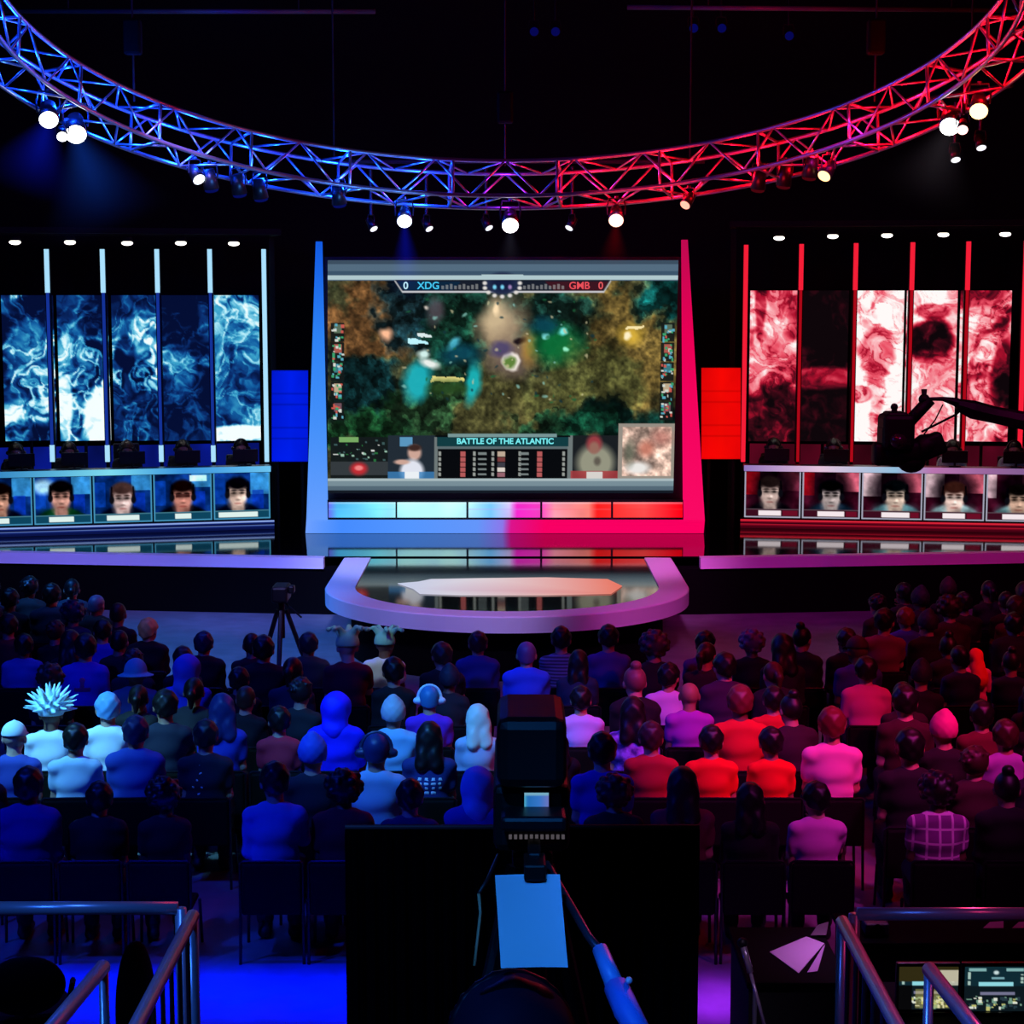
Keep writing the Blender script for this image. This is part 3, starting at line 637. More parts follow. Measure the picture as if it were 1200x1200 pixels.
# --- saturated upright banners beside the surround
for nm, q, c, lab in (('b', (318.5, 434, 361, 541), [(0, 20, 205), (0, 32, 245)], 'solid blue lit panel between left player booth and screen'), ('r', (822, 431, 868, 538), [(225, 0, 8), (255, 8, 4)], 'solid red lit panel between right player booth and screen')):
    o = empty('banner', PY((q[0]+q[2])/2, q[3], 32.4)); tag(o, lab, 'banner'); L = lambda x, y, Y=32.4: PY(x, y, Y)-o.location
    p = Pic(30, 60, q[0], q[1], q[2], q[3]); t = np.abs((p.X-q[0])/(q[2]-q[0])-.5)[..., None]*2; p.a = np.array(c[1], float)*(1-t*.5)+np.array(c[0], float)*t*.5; p.noise(30, .1, 3)
    for y in np.linspace(q[1], q[3], 9): p.rect(q[0], y-.5, q[2], y+.5, (0, 0, 60) if nm == 'b' else (120, 0, 0), .25)
    painted('face', p, L(q[0], q[1]), L(q[2], q[1]), L(q[0], q[3]), o, .95)
    MB().prism([L(q[0], q[1], 32.42), L(q[2], q[1], 32.42), L(q[2], q[3], 32.42), L(q[0], q[3], 32.42)], (0, .12, 0)).build('housing', BLK, o)
    p0 = PY((q[0]+q[2])/2, q[3], 32.55)-o.location; mb = MB()
    for s in (-.22, .22): mb.cyl(p0+Vector((s, 0, 0)), (p0.x+s, p0.y, ZD-o.location.z), .03)
    mb.build('stand', BLK, o)

# --- player booths
def ramp(v, cols):
    t = np.clip(v, 0, 1)*(len(cols)-1); return np.stack([np.interp(t, range(len(cols)), [c[i] for c in cols]) for i in range(3)], -1)
BLUE = [(4, 14, 52), (10, 44, 108), (18, 92, 160), (60, 165, 205), (170, 232, 248), (245, 255, 255)]
RED = [(14, 6, 10), (70, 10, 24), (170, 16, 44), (236, 84, 104), (250, 170, 176), (255, 250, 248)]
def art(seed, cols, blobs, contrast=1., base=.25, w=58, h=172):
    """abstract swirling artwork: blobs = (u, v, ru, rv, value, strength)"""
    n1, n2 = vnoise(h, w, 34, 3, seed), vnoise(h, w, 34, 3, seed+50)
    yy, xx = np.mgrid[0:h, 0:w]; X = np.clip((xx+(n1-.5)*70).astype(int), 0, w-1); Y = np.clip((yy+(n2-.5)*90).astype(int), 0, h-1)
    n3 = vnoise(h, w, 17, 3, seed+9)[Y, X]; ridg = 1-np.abs(n3*2-1)*4.2
    n4 = vnoise(h, w, 30, 3, seed+21)[Y, X]
    v = base+(n4-.5)*1.2*contrast+np.clip(ridg, 0, 1)*(.42 if cols is BLUE else .16)*contrast
    u_, v_ = xx/w, yy/h; k = np.zeros((h, w))
    for (u, vv, ru, rv, val, s) in blobs:
        d = np.sqrt(((u_-u)/ru)**2+((v_-vv)/rv)**2)+(n1-.5)*.9; m = np.clip((1.25-d)/.35, 0, 1)*s; v = v*(1-m)+(val+(v-base)*.45)*m
    n5 = vnoise(h, w, 11, 3, seed+33)[np.clip((yy+(n1-.5)*60).astype(int), 0, h-1), np.clip((xx+(n2-.5)*60).astype(int), 0, w-1)]; r5 = np.clip(1-np.abs(n5*2-1)*6, 0, 1)
    v = v+(n5-.5)*.42*contrast-(r5*.2*contrast*np.clip(v*1.6, 0, 1) if cols is RED else -r5*.1*np.clip(v*2, 0, 1))
    v = np.clip((v-.5)*1.18+.5, 0, 1); p = Pic(w, h, 0, 0, 1, 1); p.a = ramp(v, cols); return p
LP = [  # left panels: photo x-range and composition
    ((1, 62), art(1, BLUE, [(.5, .16, .7, .16, .0, .9), (.5, .4, .5, .2, .6, .6), (.5, .8, .5, .08, .8, .6), (.5, .95, .6, .08, .15, .8)], 1.25, .34), 'blue LED panel with bright white swirls, farthest left of the blue row'),
    ((66, 126), art(2, BLUE, [(.5, .1, .8, .2, .08, .9), (.8, .82, .35, .2, 1., 1), (.1, .75, .15, .2, .85, .9), (.3, .35, .25, .15, .6, .7)], 1.1, .28), 'blue LED panel with a white slab at lower right'),
    ((130, 185), art(3, BLUE, [(.2, .2, .35, .2, .55, .7), (.6, .05, .6, .1, .1, .9), (.5, .85, .8, .2, .12, .8), (.25, .4, .2, .1, .0, .8)], 1.15, .27), 'blue LED panel with pale shards across its upper left'),
    ((189, 245), art(4, BLUE, [(.5, .15, .9, .28, .1, .85), (.5, .8, .9, .3, .08, .9), (.4, .5, .3, .12, .5, .5)], .9, .16), 'darkest blue LED panel, few pale marks at mid height'),
    ((247.5, 303), art(5, BLUE, [(.5, .2, .7, .15, .55, .6), (.5, .75, .8, .18, .25, .8), (.5, .94, .7, .045, .97, 1), (.5, .45, .6, .2, .4, .5)], 1.0, .4), 'blue LED panel with a white strip along its foot, nearest the screen')]
RP = [
    ((879.5, 936.5), art(6, RED, [(.75, .15, .5, .2, .72, .7), (.2, .12, .12, .2, .2, .8), (.5, .45, .35, .14, .5, .6), (.5, .85, .7, .28, .1, .85), (.15, .5, .2, .15, .75, .8)], 1.0, .42), 'red LED panel, pink above and charcoal below, nearest the screen'),
    ((940, 995), art(7, RED, [(.5, .2, .9, .3, .02, .95), (.5, .58, .7, .07, .5, .8), (.5, .85, .9, .22, .1, .9)], .55, .1), 'almost black LED panel with a crimson band'),
    ((998, 1060), art(8, RED, [(.2, .3, .4, .5, 1., .95), (.85, .3, .3, .5, 1., .95), (.5, .4, .28, .15, .5, .9), (.5, .7, .16, .25, .62, .8), (.1, .8, .25, .2, 1, .9), (.9, .8, .25, .2, 1, .9), (.2, .68, .2, .05, .42, .8)], 1.2, .8), 'white LED panel with a broken red streak down its middle'),
    ((1063, 1122.5), art(9, RED, [(.5, .1, .9, .16, .95, .9), (.5, .14, .35, .05, .4, .9), (.5, .3, .42, .13, .03, .95), (.5, .44, .3, .04, .45, .8), (.5, .75, .9, .26, .72, .85)], .9, .7), 'pink LED panel with a large black blot near its top'),
    ((1126, 1186), art(10, RED, [(.5, .06, .8, .08, .6, .7), (.4, .3, .4, .18, .85, .6), (.85, .55, .25, .3, .12, .8), (.3, .8, .5, .2, .66, .8)], 1.2, .55), 'mottled pink and charcoal LED panel, farthest right of the red row')]
def booth_plane(side):
    """front line of the desk: two floor points"""
    return (Vector((-8.72, 31.1, 0)), Vector((-4.23, 32.2, 0))) if side < 0 else (Vector((4.07, 32.35, 0)), Vector((9.1, 31.65, 0)))
def line_pt(side, px, back=0.):
    """point of the booth line, shifted back, on the vertical plane through photo column px"""
    a, b = booth_plane(side); d = (b-a).normalized(); n = Vector((-d.y, d.x, 0))*back
    r = ray(px, 500); t = ((a+n).x*r.y-(a+n).y*r.x)/(d.y*r.x-d.x*r.y); return a+n+d*t
def at_px(side, px, py, back=0.):
    q = line_pt(side, px, back); return PY(px, py, q.y)
pl_group = {-1: 'blue LED panels behind the left desk', 1: 'red LED panels behind the right desk'}
for side, L in ((-1, LP), (1, RP)):
    for (x0, x1), pc, lab in L:
        y0, y1 = (346, 517) if side < 0 else (340.5, 517); bk = 1.75
        TL, TR, BL = at_px(side, x0, y0, bk), at_px(side, x1, y0, bk), at_px(side, x0, y1, bk); TR.z = TL.z; BL.x, BL.y = TL.x, TL.y
        o = empty('led_panel', BL); tag(o, lab, 'display panel', pl_group[side]); q = BL.copy()
        painted('display', pc, TL-q, TR-q, BL-q, o, 1.)
        dn = (TR-TL).normalized(); nn = Vector((-dn.y, dn.x, 0))
        MB().prism([v-q+nn*.02 for v in (TL, TR, BL+TR-TL, BL)], nn*.12).build('housing', BLK, o)
        mb = MB(); base = (BL+TR-TL+BL)/2-q+nn*.1; mb.cyl(base, (base.x, base.y, ZD-q.z), .03); mb.build('stand', BLK, o)
# the vertical light tubes
TB = mat((14, 14, 20), .4)
for side, xs, cT, cB, yt, y0 in ((-1, [(54, 62), (118, 126.5), (182, 189.5), (243.5, 250.5), (304.5, 313)], (170, 225, 255), (20, 50, 150), 292, 343), (1, [(875, 870.5), (938, 934.5), (1000, 997.5), (1065.5, 1063), (1131.5, 1127.5), (1197, 1194)], (245, 30, 55), (170, 8, 24), 287, 340)):
    names = ['leftmost', 'second from the left', 'third from the left', 'fourth from the left', 'fifth from the left', 'rightmost']
    for i, (xt, xb) in enumerate(xs):
        bk = 1.58; T = at_px(side, xt, yt-(i if side > 0 else 0), bk); Bm = at_px(side, xb, 541, bk); T.x, T.y = Bm.x, Bm.y
        full = (side < 0 and i == 4) or (side > 0 and i in (0, 5))
        o = empty('light_tube', Bm); tag(o, ('white-blue' if side < 0 else 'red')+' vertical light tube, '+(('rightmost' if i == 4 else names[i]) if side < 0 else names[i])+(' over the left booth' if side < 0 else ' over the right booth'), 'light tube', 'light tubes of the left booth' if side < 0 else 'light tubes of the right booth')
        h = (T-Bm).z; zm = at_px(side, xt, y0, bk).z-Bm.z; zb = .3
        sg = [(0, h, cT)] if full else [(zm, h, cT), (zb, zm, cB), (0, zb, cT if side < 0 else cB)]
        for a, c, col in sg: MB().box((0, -.03, (a+c)/2), (.075 if col == cT else .045, .05, (c-a))).build('tube', emat(col, 1.), o)
        MB().box((0, .035, h/2), (.1, .06, h)).build('housing', TB, o)
        MB().box((0, .03, (ZD-Bm.z)/2), (.06, .06, Bm.z-ZD)).build('foot', TB, o)
# canopy beams with downlights
for side, xs, ys in ((-1, [17.5, 82, 149, 212, 274], [284, 284, 285, 285, 285.5]), (1, [913, 976, 1039.5, 1105.5, 1178], [279, 277, 276, 275, 274.5])):
    a, b = booth_plane(side); d = (b-a).normalized(); n = Vector((-d.y, d.x, 0)); z = at_px(side, xs[2], ys[2], .5).z
    o = empty('booth_canopy', (a+b)/2+n*.9+Vector((0, 0, ZD))); rz = math.atan2(d.y, d.x); o.rotation_euler = (0, 0, rz); L = (b-a).length+.5
    tag(o, 'black overhead frame carrying the downlights of the '+('left' if side < 0 else 'right')+' player booth', 'booth frame')
    H = z-ZS+.16
    MB().box((0, -.35, H+.05), (L, .14, .1)).build('beam', BLK, o); MB().box((0, .75, H+.05), (L, .14, .1)).build('beam', BLK, o)
    for s in (-1, 1):
        MB().box((s*L/2, .75, H/2), (.1, .1, H)).build('post', BLK, o); MB().box((s*L/2, .2, H+.05), (.1, 1.2, .1)).build('cross_beam', BLK, o)
    for i, (x, y) in enumerate(zip(xs, ys)):
        q = at_px(side, x, y, .5); o2 = empty('downlight', q); o2.rotation_euler = (0, 0, rz)
        tag(o2, 'small bright oval downlight over the '+('left' if side < 0 else 'right')+' booth, '+['first', 'second', 'third', 'fourth', 'fifth'][i]+' from the left', 'downlight', 'downlights of the '+('left' if side < 0 else 'right')+' booth')
        MB().sphere((0, 0, 0), .1, (1, .7, .42)).build('lens', emat((255, 250, 235), 3.), o2, True)
        MB().cyl((0, 0, .03), (0, 0, z-q.z+.12), .11, .07).build('can', BLK, o2, True)

# desks with the five face cameras each
def face(k, side, w=66, h=56):
    p = Pic(w, h, 0, 0, 70, 60); r = np.random.default_rng(k+7*(side > 0))
    if side < 0:
        p.a[:] = (18, 50, 110); p.noise(22, .7, k); p.rect(46, 0, 70, 22+r.uniform(-6, 6), (70, 160, 215), .7); p.rect(0, 8, 14, 40, (20, 70, 170), .7); p.rect(48, 22, 62, 46, (20, 60, 190), .6)
        if k in (0, 1): p.ell(12, 12, 12, 9, (180, 225, 240), .4, .8)
        if k == 3: p.rect(44, 2, 64, 9, (180, 240, 245))
    else:
        p.a[:] = (60, 20, 36); p.noise(22, .8, k); p.rect(40, 0, 70, 24, (236, 120, 140), .7 if k else .2); p.rect(0, 0, 10+r.uniform(0, 14), 30, (250, 225, 230) if k > 1 else (170, 20, 30), .7); p.ell(35, 22, 24, 30, (18, 12, 18), .3, .85)
    sh = {-1: [(14, 20, 40), (20, 66, 40), (14, 20, 40), (16, 18, 30), (14, 22, 44)], 1: [(22, 20, 26), (30, 48, 66), (96, 140, 150), (140, 170, 176), (120, 160, 166)]}[side][k]
    sk = {-1: [(200, 150, 130), (214, 160, 146), (230, 200, 196), (190, 130, 118), (236, 205, 190)], 1: [(206, 180, 172), (196, 180, 178), (220, 196, 180), (224, 196, 186), (206, 170, 150)]}[side][k]
    hr = {-1: [(20, 14, 12), (14, 12, 14), (66, 48, 46), (22, 14, 14), (16, 14, 20)], 1: [(34, 26, 26), (12, 10, 14), (14, 16, 18), (52, 30, 26), (20, 18, 18)]}[side][k]
    ox = {-1: [-4, -2, 0, 0, -5], 1: [-3, 0, 4, 0, 2]}[side][k]; cx = 35+ox; oy = {-1: [0, -1, 3, 2, 0], 1: [0, 4, 3, 4, 6]}[side][k]
    p.ell(cx, 62, 31, 24, sh, .08); p.ell(cx-20, 54, 8, 12, tuple(v*.6 for v in sh), .5, .7); p.ell(cx+20, 54, 8, 12, tuple(v*.6 for v in sh), .5, .7); p.ell(cx, 46, 8, 10, tuple(v*.7 for v in sk), .2); p.ell(cx, 20+oy, 14.5, 15, hr, .15); p.ell(cx, 28+oy, 11.5, 16, sk, .18)
    p.ell(cx-6, 32+oy, 6, 12, tuple(v*.72 for v in sk), .6, .6)
    p.ell(cx, 14.5+oy, 13, 7, hr, .3); p.rect(cx-13, 20+oy, cx-10.5, 30+oy, hr); p.rect(cx+10.5, 20+oy, cx+13, 30+oy, hr)
    for s in (-1, 1):
        p.ell(cx+s*5, 26+oy, 3.4, 1.7, tuple(v*.35 for v in sk), .4); p.ell(cx+s*5, 22.8+oy, 4, 1, hr, .4); p.ell(cx+s*5, 26+oy, 1.3, 1.1, (14, 10, 10), .3)
    p.ell(cx+1.6, 32+oy, 1.6, 4, tuple(min(255, v*1.12) for v in sk), .5, .8); p.ell(cx, 35+oy, 3, 1.2, tuple(v*.6 for v in sk), .5); p.ell(cx, 39.5+oy, 4.4, 1.2, tuple(v*q for v, q in zip(sk, (.72, .5, .5))), .4); p.ell(cx, 44+oy, 5, 2, tuple(v*.8 for v in sk), .6, .5)
    if side < 0 and k == 3: p.rect(cx-9, 24+oy, cx+9, 28+oy, (40, 14, 16), .75)
    p.ell(cx, 26.5+oy, 10, 3.2, tuple(v*.4 for v in sk), .6, .55); p.ell(cx, 41+oy, 9, 6, tuple(v*.6 for v in sk), .6, .5)
    p.noise(9, .35, k+3)
    p.line(cx-13, 12+oy, cx-14, 30+oy, 2, (14, 14, 18)); p.line(cx+13, 12+oy, cx+14, 30+oy, 2, (14, 14, 18)); p.ell(cx-13, 28+oy, 3, 5, (24, 24, 30), .2); p.ell(cx+13, 28+oy, 3, 5, (24, 24, 30), .2)
    p.a = (p.a-100)*1.2+102
    p.rect(0, 49, 70, 60, (14, 70, 96) if side < 0 else (60, 12, 30)); p.rect(0, 48.4, 70, 49.6, (70, 130, 150) if side < 0 else (90, 70, 80))
    wd = {-1: [10, 15, 19, 10, 24], 1: [14, 16, 16, 13, 18]}[side][k]; p.rect(cx-wd, 50.5, cx+wd, 57.5, (226, 246, 242) if side < 0 else (250, 236, 240))
    if side > 0: p.rect(cx+wd+2, 50.5, 66, 57.5, (120, 14, 40), .8)
    e = (70, 150, 190) if side < 0 else (170, 170, 190); p.rect(0, 0, 1.6, 60, e); p.rect(68.4, 0, 70, 60, e); p.rect(0, 58.4, 70, 60, e)
    return p
who = {-1: ['dark-haired player in black', 'dark-haired player in a green jacket', 'brown-haired player in black with headset', 'player with dark glasses bar', 'pale-faced player in black'], 1: ['fair-faced player in charcoal', 'black-haired player looking down', 'black-haired player in pale teal', 'brown-haired player in pale grey', 'player in pale teal leaning right']}
for side, edges in ((-1, [-34, 36, 106, 177, 247.5, 316]), (1, [872.7, 940.7, 1010.7, 1084, 1157, 1232])):
    a, b = booth_plane(side); d = (b-a).normalized(); n = Vector((-d.y, d.x, 0))
    p0 = line_pt(side, edges[0]); p1 = line_pt(side, edges[5]); L = (p1-p0).length; rz = math.atan2(d.y, d.x)
    o = empty('player_desk', p0+Vector((0, 0, ZD)), rz); tag(o, ('blue-lit' if side < 0 else 'red-lit')+' long player desk fronted by five face-camera screens, '+('left' if side < 0 else 'right')+' of the big screen', 'desk')
    inv = Matrix.Rotation(-rz, 3, 'Z')
    z0, z1, zt = .17, 1.0, 1.12
    e = [(inv @ (line_pt(side, x)-p0)).x for x in edges]
    MB().box((L/2, .17, .54), (L, .28, 1.06)).build('carcass', BLK, o); MB().box((L/2, .55, .715), (L, .44, .03)).build('work_surface', BLK, o)
    mb = MB(); [mb.box((L*t, .6, .35), (.05, .3, .69)) for t in (.01, .2, .4, .6, .8, .99)]; mb.build('support_frame', BLK, o)
    MB().box((L/2, .14, zt-.04), (L+.06, .40, .06), bev=.015).build('top', mat((40, 44, 60), .3), o)
    pc = Pic(200, 5, 0, 0, 1, 1); grad(pc, [(0, (40, 120, 190)), (.45, (130, 225, 245)), (.7, (60, 150, 225)), (1, (110, 200, 245))] if side < 0 else [(0, (150, 120, 190)), (.25, (235, 200, 225)), (.5, (150, 195, 225)), (.62, (190, 120, 180)), (1, (120, 90, 140))])
    painted('top_edge', pc, (0, -.075, zt-.005), (L, -.075, zt-.005), (0, -.075, z1+.012), o, .95)
    pc = Pic(100, 14, 0, 0, 1, 14); pc.a[:] = (16, 34, 110) if side < 0 else (120, 6, 30)
    hi, lo = ((150, 180, 250), (8, 14, 60)) if side < 0 else ((235, 40, 60), (50, 0, 16))
    pc.rect(0, 1, 1, 3, hi); pc.rect(0, 5, 1, 6.5, lo); pc.rect(0, 7, 1, 8.5, hi, .6); pc.rect(0, 10, 1, 14, lo, .7)
    painted('kick_board', pc, (-.05, -.05, z0-.01), (L+.05, -.05, z0-.01), (-.05, -.05, .0), o, .9)
    for k in range(5):
        f = painted('face_screen', face(k, side), (e[k]+.015, -.03, z1), (e[k+1]-.015, -.03, z1), (e[k]+.015, -.03, z0+.02), o, .95)
        f['label'] = 'lit screen with the face of a '+who[side][k]
    # band behind the players under the panels
    x0, x1 = (-20, 303) if side < 0 else (879, 1230)
    q0, q1 = line_pt(side, x0, 2.0), line_pt(side, x1, 2.0); zt2 = at_px(side, 250 if side < 0 else 900, 520, 2.0).z
    o = empty('low_wall', q0+Vector((0, 0, ZD)), rz); tag(o, ('deep blue' if side < 0 else 'dark red')+' low wall behind the '+('left' if side < 0 else 'right')+' player row, below the LED panels', 'low wall')
    Lw = (q1-q0).length; hw = zt2-ZS
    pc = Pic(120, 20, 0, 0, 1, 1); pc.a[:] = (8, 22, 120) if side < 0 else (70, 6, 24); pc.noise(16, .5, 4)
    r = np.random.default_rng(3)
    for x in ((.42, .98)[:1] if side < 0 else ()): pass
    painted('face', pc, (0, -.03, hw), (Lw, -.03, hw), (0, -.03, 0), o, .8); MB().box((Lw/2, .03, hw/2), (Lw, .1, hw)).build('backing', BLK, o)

# players at the desks, their chairs and monitors
PLX = {-1: [(18, 527), (80, 528), (148, 524), (213, 524), (281, 521)], 1: [(907, 520), (977, 520), (1048, 518), (1116, 514), (1188, 515)]}
lab = {-1: ['in dark jacket, first from the left at the blue desk', 'in dark jacket, second from the left at the blue desk', 'in black, tall chair behind, at the middle of the blue desk', 'barely lit, in black, fourth from the left at the blue desk', 'pale-faced, in black, at the blue desk end nearest the screen'], 1: ['in black at the red desk end nearest the screen', 'in black, second from the left at the red desk', 'in grey, at the middle of the red desk', 'in pale grey, fourth from the left at the red desk', 'in pale teal, farthest right at the red desk']}
def gaming_chair(loc, rz, label, tall, grp):
    o = empty('gaming_chair', loc, rz); tag(o, label, 'chair', grp); m = mat((14, 14, 18), .5)
    MB().box((0, -.04, .375), (.48, .38, .08), bev=.03).build('seat', m, o); h = .98 if tall else .74
    MB().box((0, -.31, .47+h/2), (.46, .08, h), bev=.03).build('backrest', m, o); MB().cyl((0, 0, .06), (0, 0, .33), .035).build('column', m, o)
    mb = MB()
    for k in range(5): mb.cyl((0, 0, .07), (.19*math.cos(k*1.257), .19*math.sin(k*1.257), .04), .025)
    mb.build('base', m, o)
for side in (-1, 1):
    a, b = booth_plane(side); d = (b-a).normalized(); n = Vector((-d.y, d.x, 0)); rz = math.atan2(d.y, d.x)
    for i, (x, y) in enumerate(PLX[side]):
        q = line_pt(side, x, 1.05); hz = PY(x, y, q.y).z-ZD
        jk = [(16, 18, 26)]*5 if side < 0 else [(20, 18, 22), (24, 26, 32), (120, 126, 130), (170, 180, 184), (150, 175, 178)]
        pl = person(q+Vector((0, 0, ZD)), rz+PI, 'desk', ['short', 'short', 'messy', 'short', 'crop'][i], [(20, 16, 14), (15, 12, 12), (60, 44, 36), (16, 12, 12), (18, 15, 14)][i], 'jacket', jk[i], [1, 1, 0, 1, 0][i], min(1.12, max(.96, (hz+.02)/1.20)), extra=[('phones', (18, 18, 22))], eyes=True, label='seated player with headset '+lab[side][i], group='players at the '+('blue' if side < 0 else 'red')+' desk')
        gaming_chair(q+Vector((0, 0, ZD)), rz+PI, 'black gaming chair of player '+lab[side][i].split(', ', 1)[-1], i == 2 and side < 0, 'gaming chairs at the '+('blue' if side < 0 else 'red')+' desk')
        qm = line_pt(side, x+(6 if side < 0 else 4), .2); o = empty('monitor', qm+Vector((0, 0, ZD+1.114)), rz); tag(o, 'black monitor before the player '+lab[side][i].split(', ', 1)[-1], 'monitor', 'monitors on the '+('blue' if side < 0 else 'red')+' desk')
        m = mat((12, 12, 16), .45); MB().box((0, 0, .17), (.44, .03, .22), bev=.008).build('casing', m, o); MB().cyl((0, 0, .01), (0, 0, .1), .02).build('neck', m, o); MB().box((0, 0, .008), (.2, .14, .014)).build('foot', m, o)
        painted('display', Pic(8, 5, 0, 0, 1, 1, (80, 110, 140)), (.2, .017, .27), (-.2, .017, .27), (.2, .017, .075), o, .8)
# ------------------------------------------------------------------ the ring truss
TR_R, TR_T, TR_Z = 5.52, .27, 6.10
TC = Vector((-.088, 24-TR_R*math.cos(TR_T), TR_Z+TR_R*math.sin(TR_T)))
def TP(th, dr=0., dn=0.):
    er = Vector((math.sin(th), math.cos(th)*math.cos(TR_T), -math.cos(th)*math.sin(TR_T)))
    return TC+er*(TR_R+dr)+Vector((0, math.sin(TR_T), math.cos(TR_T)))*dn
ALU = mat((200, 202, 208), .28, metal=.9)
tr = empty('ring_truss', TC); tag(tr, 'large round aluminium lighting truss above, lit blue at left and red at right', 'truss')
W_, H_ = .5, .46
tl = lambda *a: TP(*a)-TC
N = 180
for dr, dn in ((0, 0), (-W_, 0), (0, H_), (-W_, H_)):
    MB().tube([tl(2*PI*k/N, dr, dn) for k in range(N)], .026, 8, True).build('chord', ALU, tr, True)
mb = MB(); NB = 72
for k in range(NB):
    a, b2 = 2*PI*k/NB, 2*PI*(k+1)/NB; f = k % 2
    for (p, q) in (((0, 0), (0, H_)), ((-W_, 0), (-W_, H_)), ((0, 0), (-W_, 0)), ((0, H_), (-W_, H_))):
        mb.cyl(tl(a, *(p if f else q)), tl(b2, *(q if f else p)), .014, seg=6)
mb.build('lattice', ALU, tr, True)
for k in range(24):
    a = 2*PI*(k+.5)/24; mb = MB()
    if abs(((a+PI) % (2*PI))-PI) > 1.9: continue
    c = [(0, 0), (0, H_), (-W_, H_), (-W_, 0)]
    for i in range(4): mb.cyl(tl(a, *c[i]), tl(a, *c[(i+1) % 4]), .02, seg=6)
    mb.build('junction_frame', ALU, tr, True)
# hanging chains up to the ceiling
for k, a in enumerate((-1.75, -.95, 0., .95, 1.75)):
    p = TP(a, -W_/2, H_); o = empty('hoist_chain', p); tag(o, 'thin dark hoist chain '+['nearest the viewer, blue side', 'above the blue left of the truss', 'above the middle of the big screen', 'above the red right of the truss', 'nearest the viewer, red side'][k], 'chain', 'hoist chains of the ring truss')
    MB().cyl((0, 0, .02), (0, 0, 12.98-p.z), .012, seg=6).build('chain', mat((20, 20, 24), .6), o); MB().box((0, 0, .75), (.2, .16, .4), bev=.03).build('hoist_motor', mat((3, 3, 4), .8, spec=.1), o)
def theta_at(px):
    lo, hi = -1.75, 1.75
    for _ in range(40):
        m = (lo+hi)/2
        if proj(TP(m, -.25, 0))[0] < px: lo = m
        else: hi = m
    return (lo+hi)/2
def fixture(pos, aim, lens_rgb, st, r, label, top, drop=None, grp='spotlights on the ring truss'):
    """hanging lamp: lens at pos, turned towards aim; its clamp reaches up to the height top"""
    o = empty('stage_spotlight', pos); tag(o, label, 'spotlight', grp)
    d = (Vector(aim)-Vector(pos)).normalized(); q = d.to_track_quat('Z', 'Y').to_matrix(); m = mat((16, 16, 20), .4)
    z = d*-1
    MB().cyl(z*.01, z*r*2.9, r*1.12, r*.8, 16).build('can', m, o, True)
    MB().sphere(d*r*.1, r, (1, 1, .35), q, 16).build('lens', emat(lens_rgb, st), o, True)
    piv = z*r*1.5; sd = Vector((0, 0, 1)).cross(d); sd = sd.normalized() if sd.length > .05 else Vector((1, 0, 0)); up = Vector((0, 0, 1)); hh = r*2.2
    mb = MB(); mb.tube([piv+sd*r*1.15, piv+sd*r*1.25+up*hh*.5, piv+sd*r*1.0+up*hh, piv-sd*r*1.0+up*hh, piv-sd*r*1.25+up*hh*.5, piv-sd*r*1.15], r*.12, 6); mb.build('yoke', m, o)
    zt = max(top-.04-pos.z, piv.z+hh+.03); mb = MB(); mb.cyl(piv+up*hh, (piv.x, piv.y, zt), .025); mb.build('clamp', m, o); return o
WARM = (255, 250, 235)
fx = [  # photo x,y of the lens, radius px, colour, strength, aim ('cam' or photo point on the floor), label
    (57, 140, 10.5, (250, 252, 255), 5, 'cam', 'white-glowing spotlight at far left of the ring truss, upper of three'),
    (89, 157, 11.5, (255, 255, 255), 6, 'cam', 'largest white-glowing spotlight at left of the ring truss, with painted haze below it'),
    (73, 160, 6, (240, 248, 255), 5, 'cam', 'small white spotlight tucked against the largest one at the left'),
    (233, 210, 7, (225, 238, 255), 3, 'right', 'tilted pale spotlight on the blue left side of the ring truss'),
    (474, 259, 8.5, (215, 228, 255), 4, 'cam', 'blue-haloed white spotlight above the left of the big screen'),
    (598, 264, 9.5, (255, 255, 255), 6, 'cam', 'white spotlight hanging at the middle of the ring truss above the screen'),
    (722, 258, 8.5, (255, 190, 165), 3, 'cam', 'salmon-glowing spotlight above the right of the big screen'),
    (966, 206, 7.5, (255, 190, 130), 3, 'left', 'tilted orange spotlight on the red right side of the ring truss'),
    (803, 240, 6, (255, 150, 130), 2, 'left', 'small tilted red-orange spotlight under the red part of the ring truss'),
    (1113, 148, 11, (255, 255, 255), 6, 'cam', 'largest white-glowing spotlight at right of the ring truss'),
    (1128, 152, 6, (255, 190, 180), 3, 'cam', 'small pink spotlight tucked against the large white one at the right'),
    (1147, 130, 10, (255, 205, 130), 4, 'cam', 'amber-glowing spotlight at far right of the ring truss')]
BEAMS = []
for x, y, rp, c, stg, aim, lab_ in fx:
    th = theta_at(x); q = TP(th, -.25, 0); p = PY(x, y, q.y); dep = (p-CAMP).length; r = rp*dep/FPX
    tgt = {'cam': Vector((p.x*.55, p.y-9, .5)), 'right': p+Vector((2.2, -2.4, -3)), 'left': p+Vector((-2.2, -2.4, -3))}[aim]
    fixture(p, tgt, c, stg, r, lab_, q.z); BEAMS.append((p, c))
for x, y in ((438, 268), (503, 268), (573, 267), (667, 267)):
    th = theta_at(x); p = PY(x, y, 25.2); s = -1 if x > 620 else 1
    fixture(p, p+Vector((1.3*s, -1., -2.2)), (225, 228, 235), 1.6, .055, 'small slanted white lamp '+{438: 'left of the blue-haloed spotlight', 503: 'right of the blue-haloed spotlight', 573: 'just left of the middle white spotlight', 667: 'between the middle white and the salmon spotlight'}[x], 6.75, grp='small slanted lamps behind the ring truss')
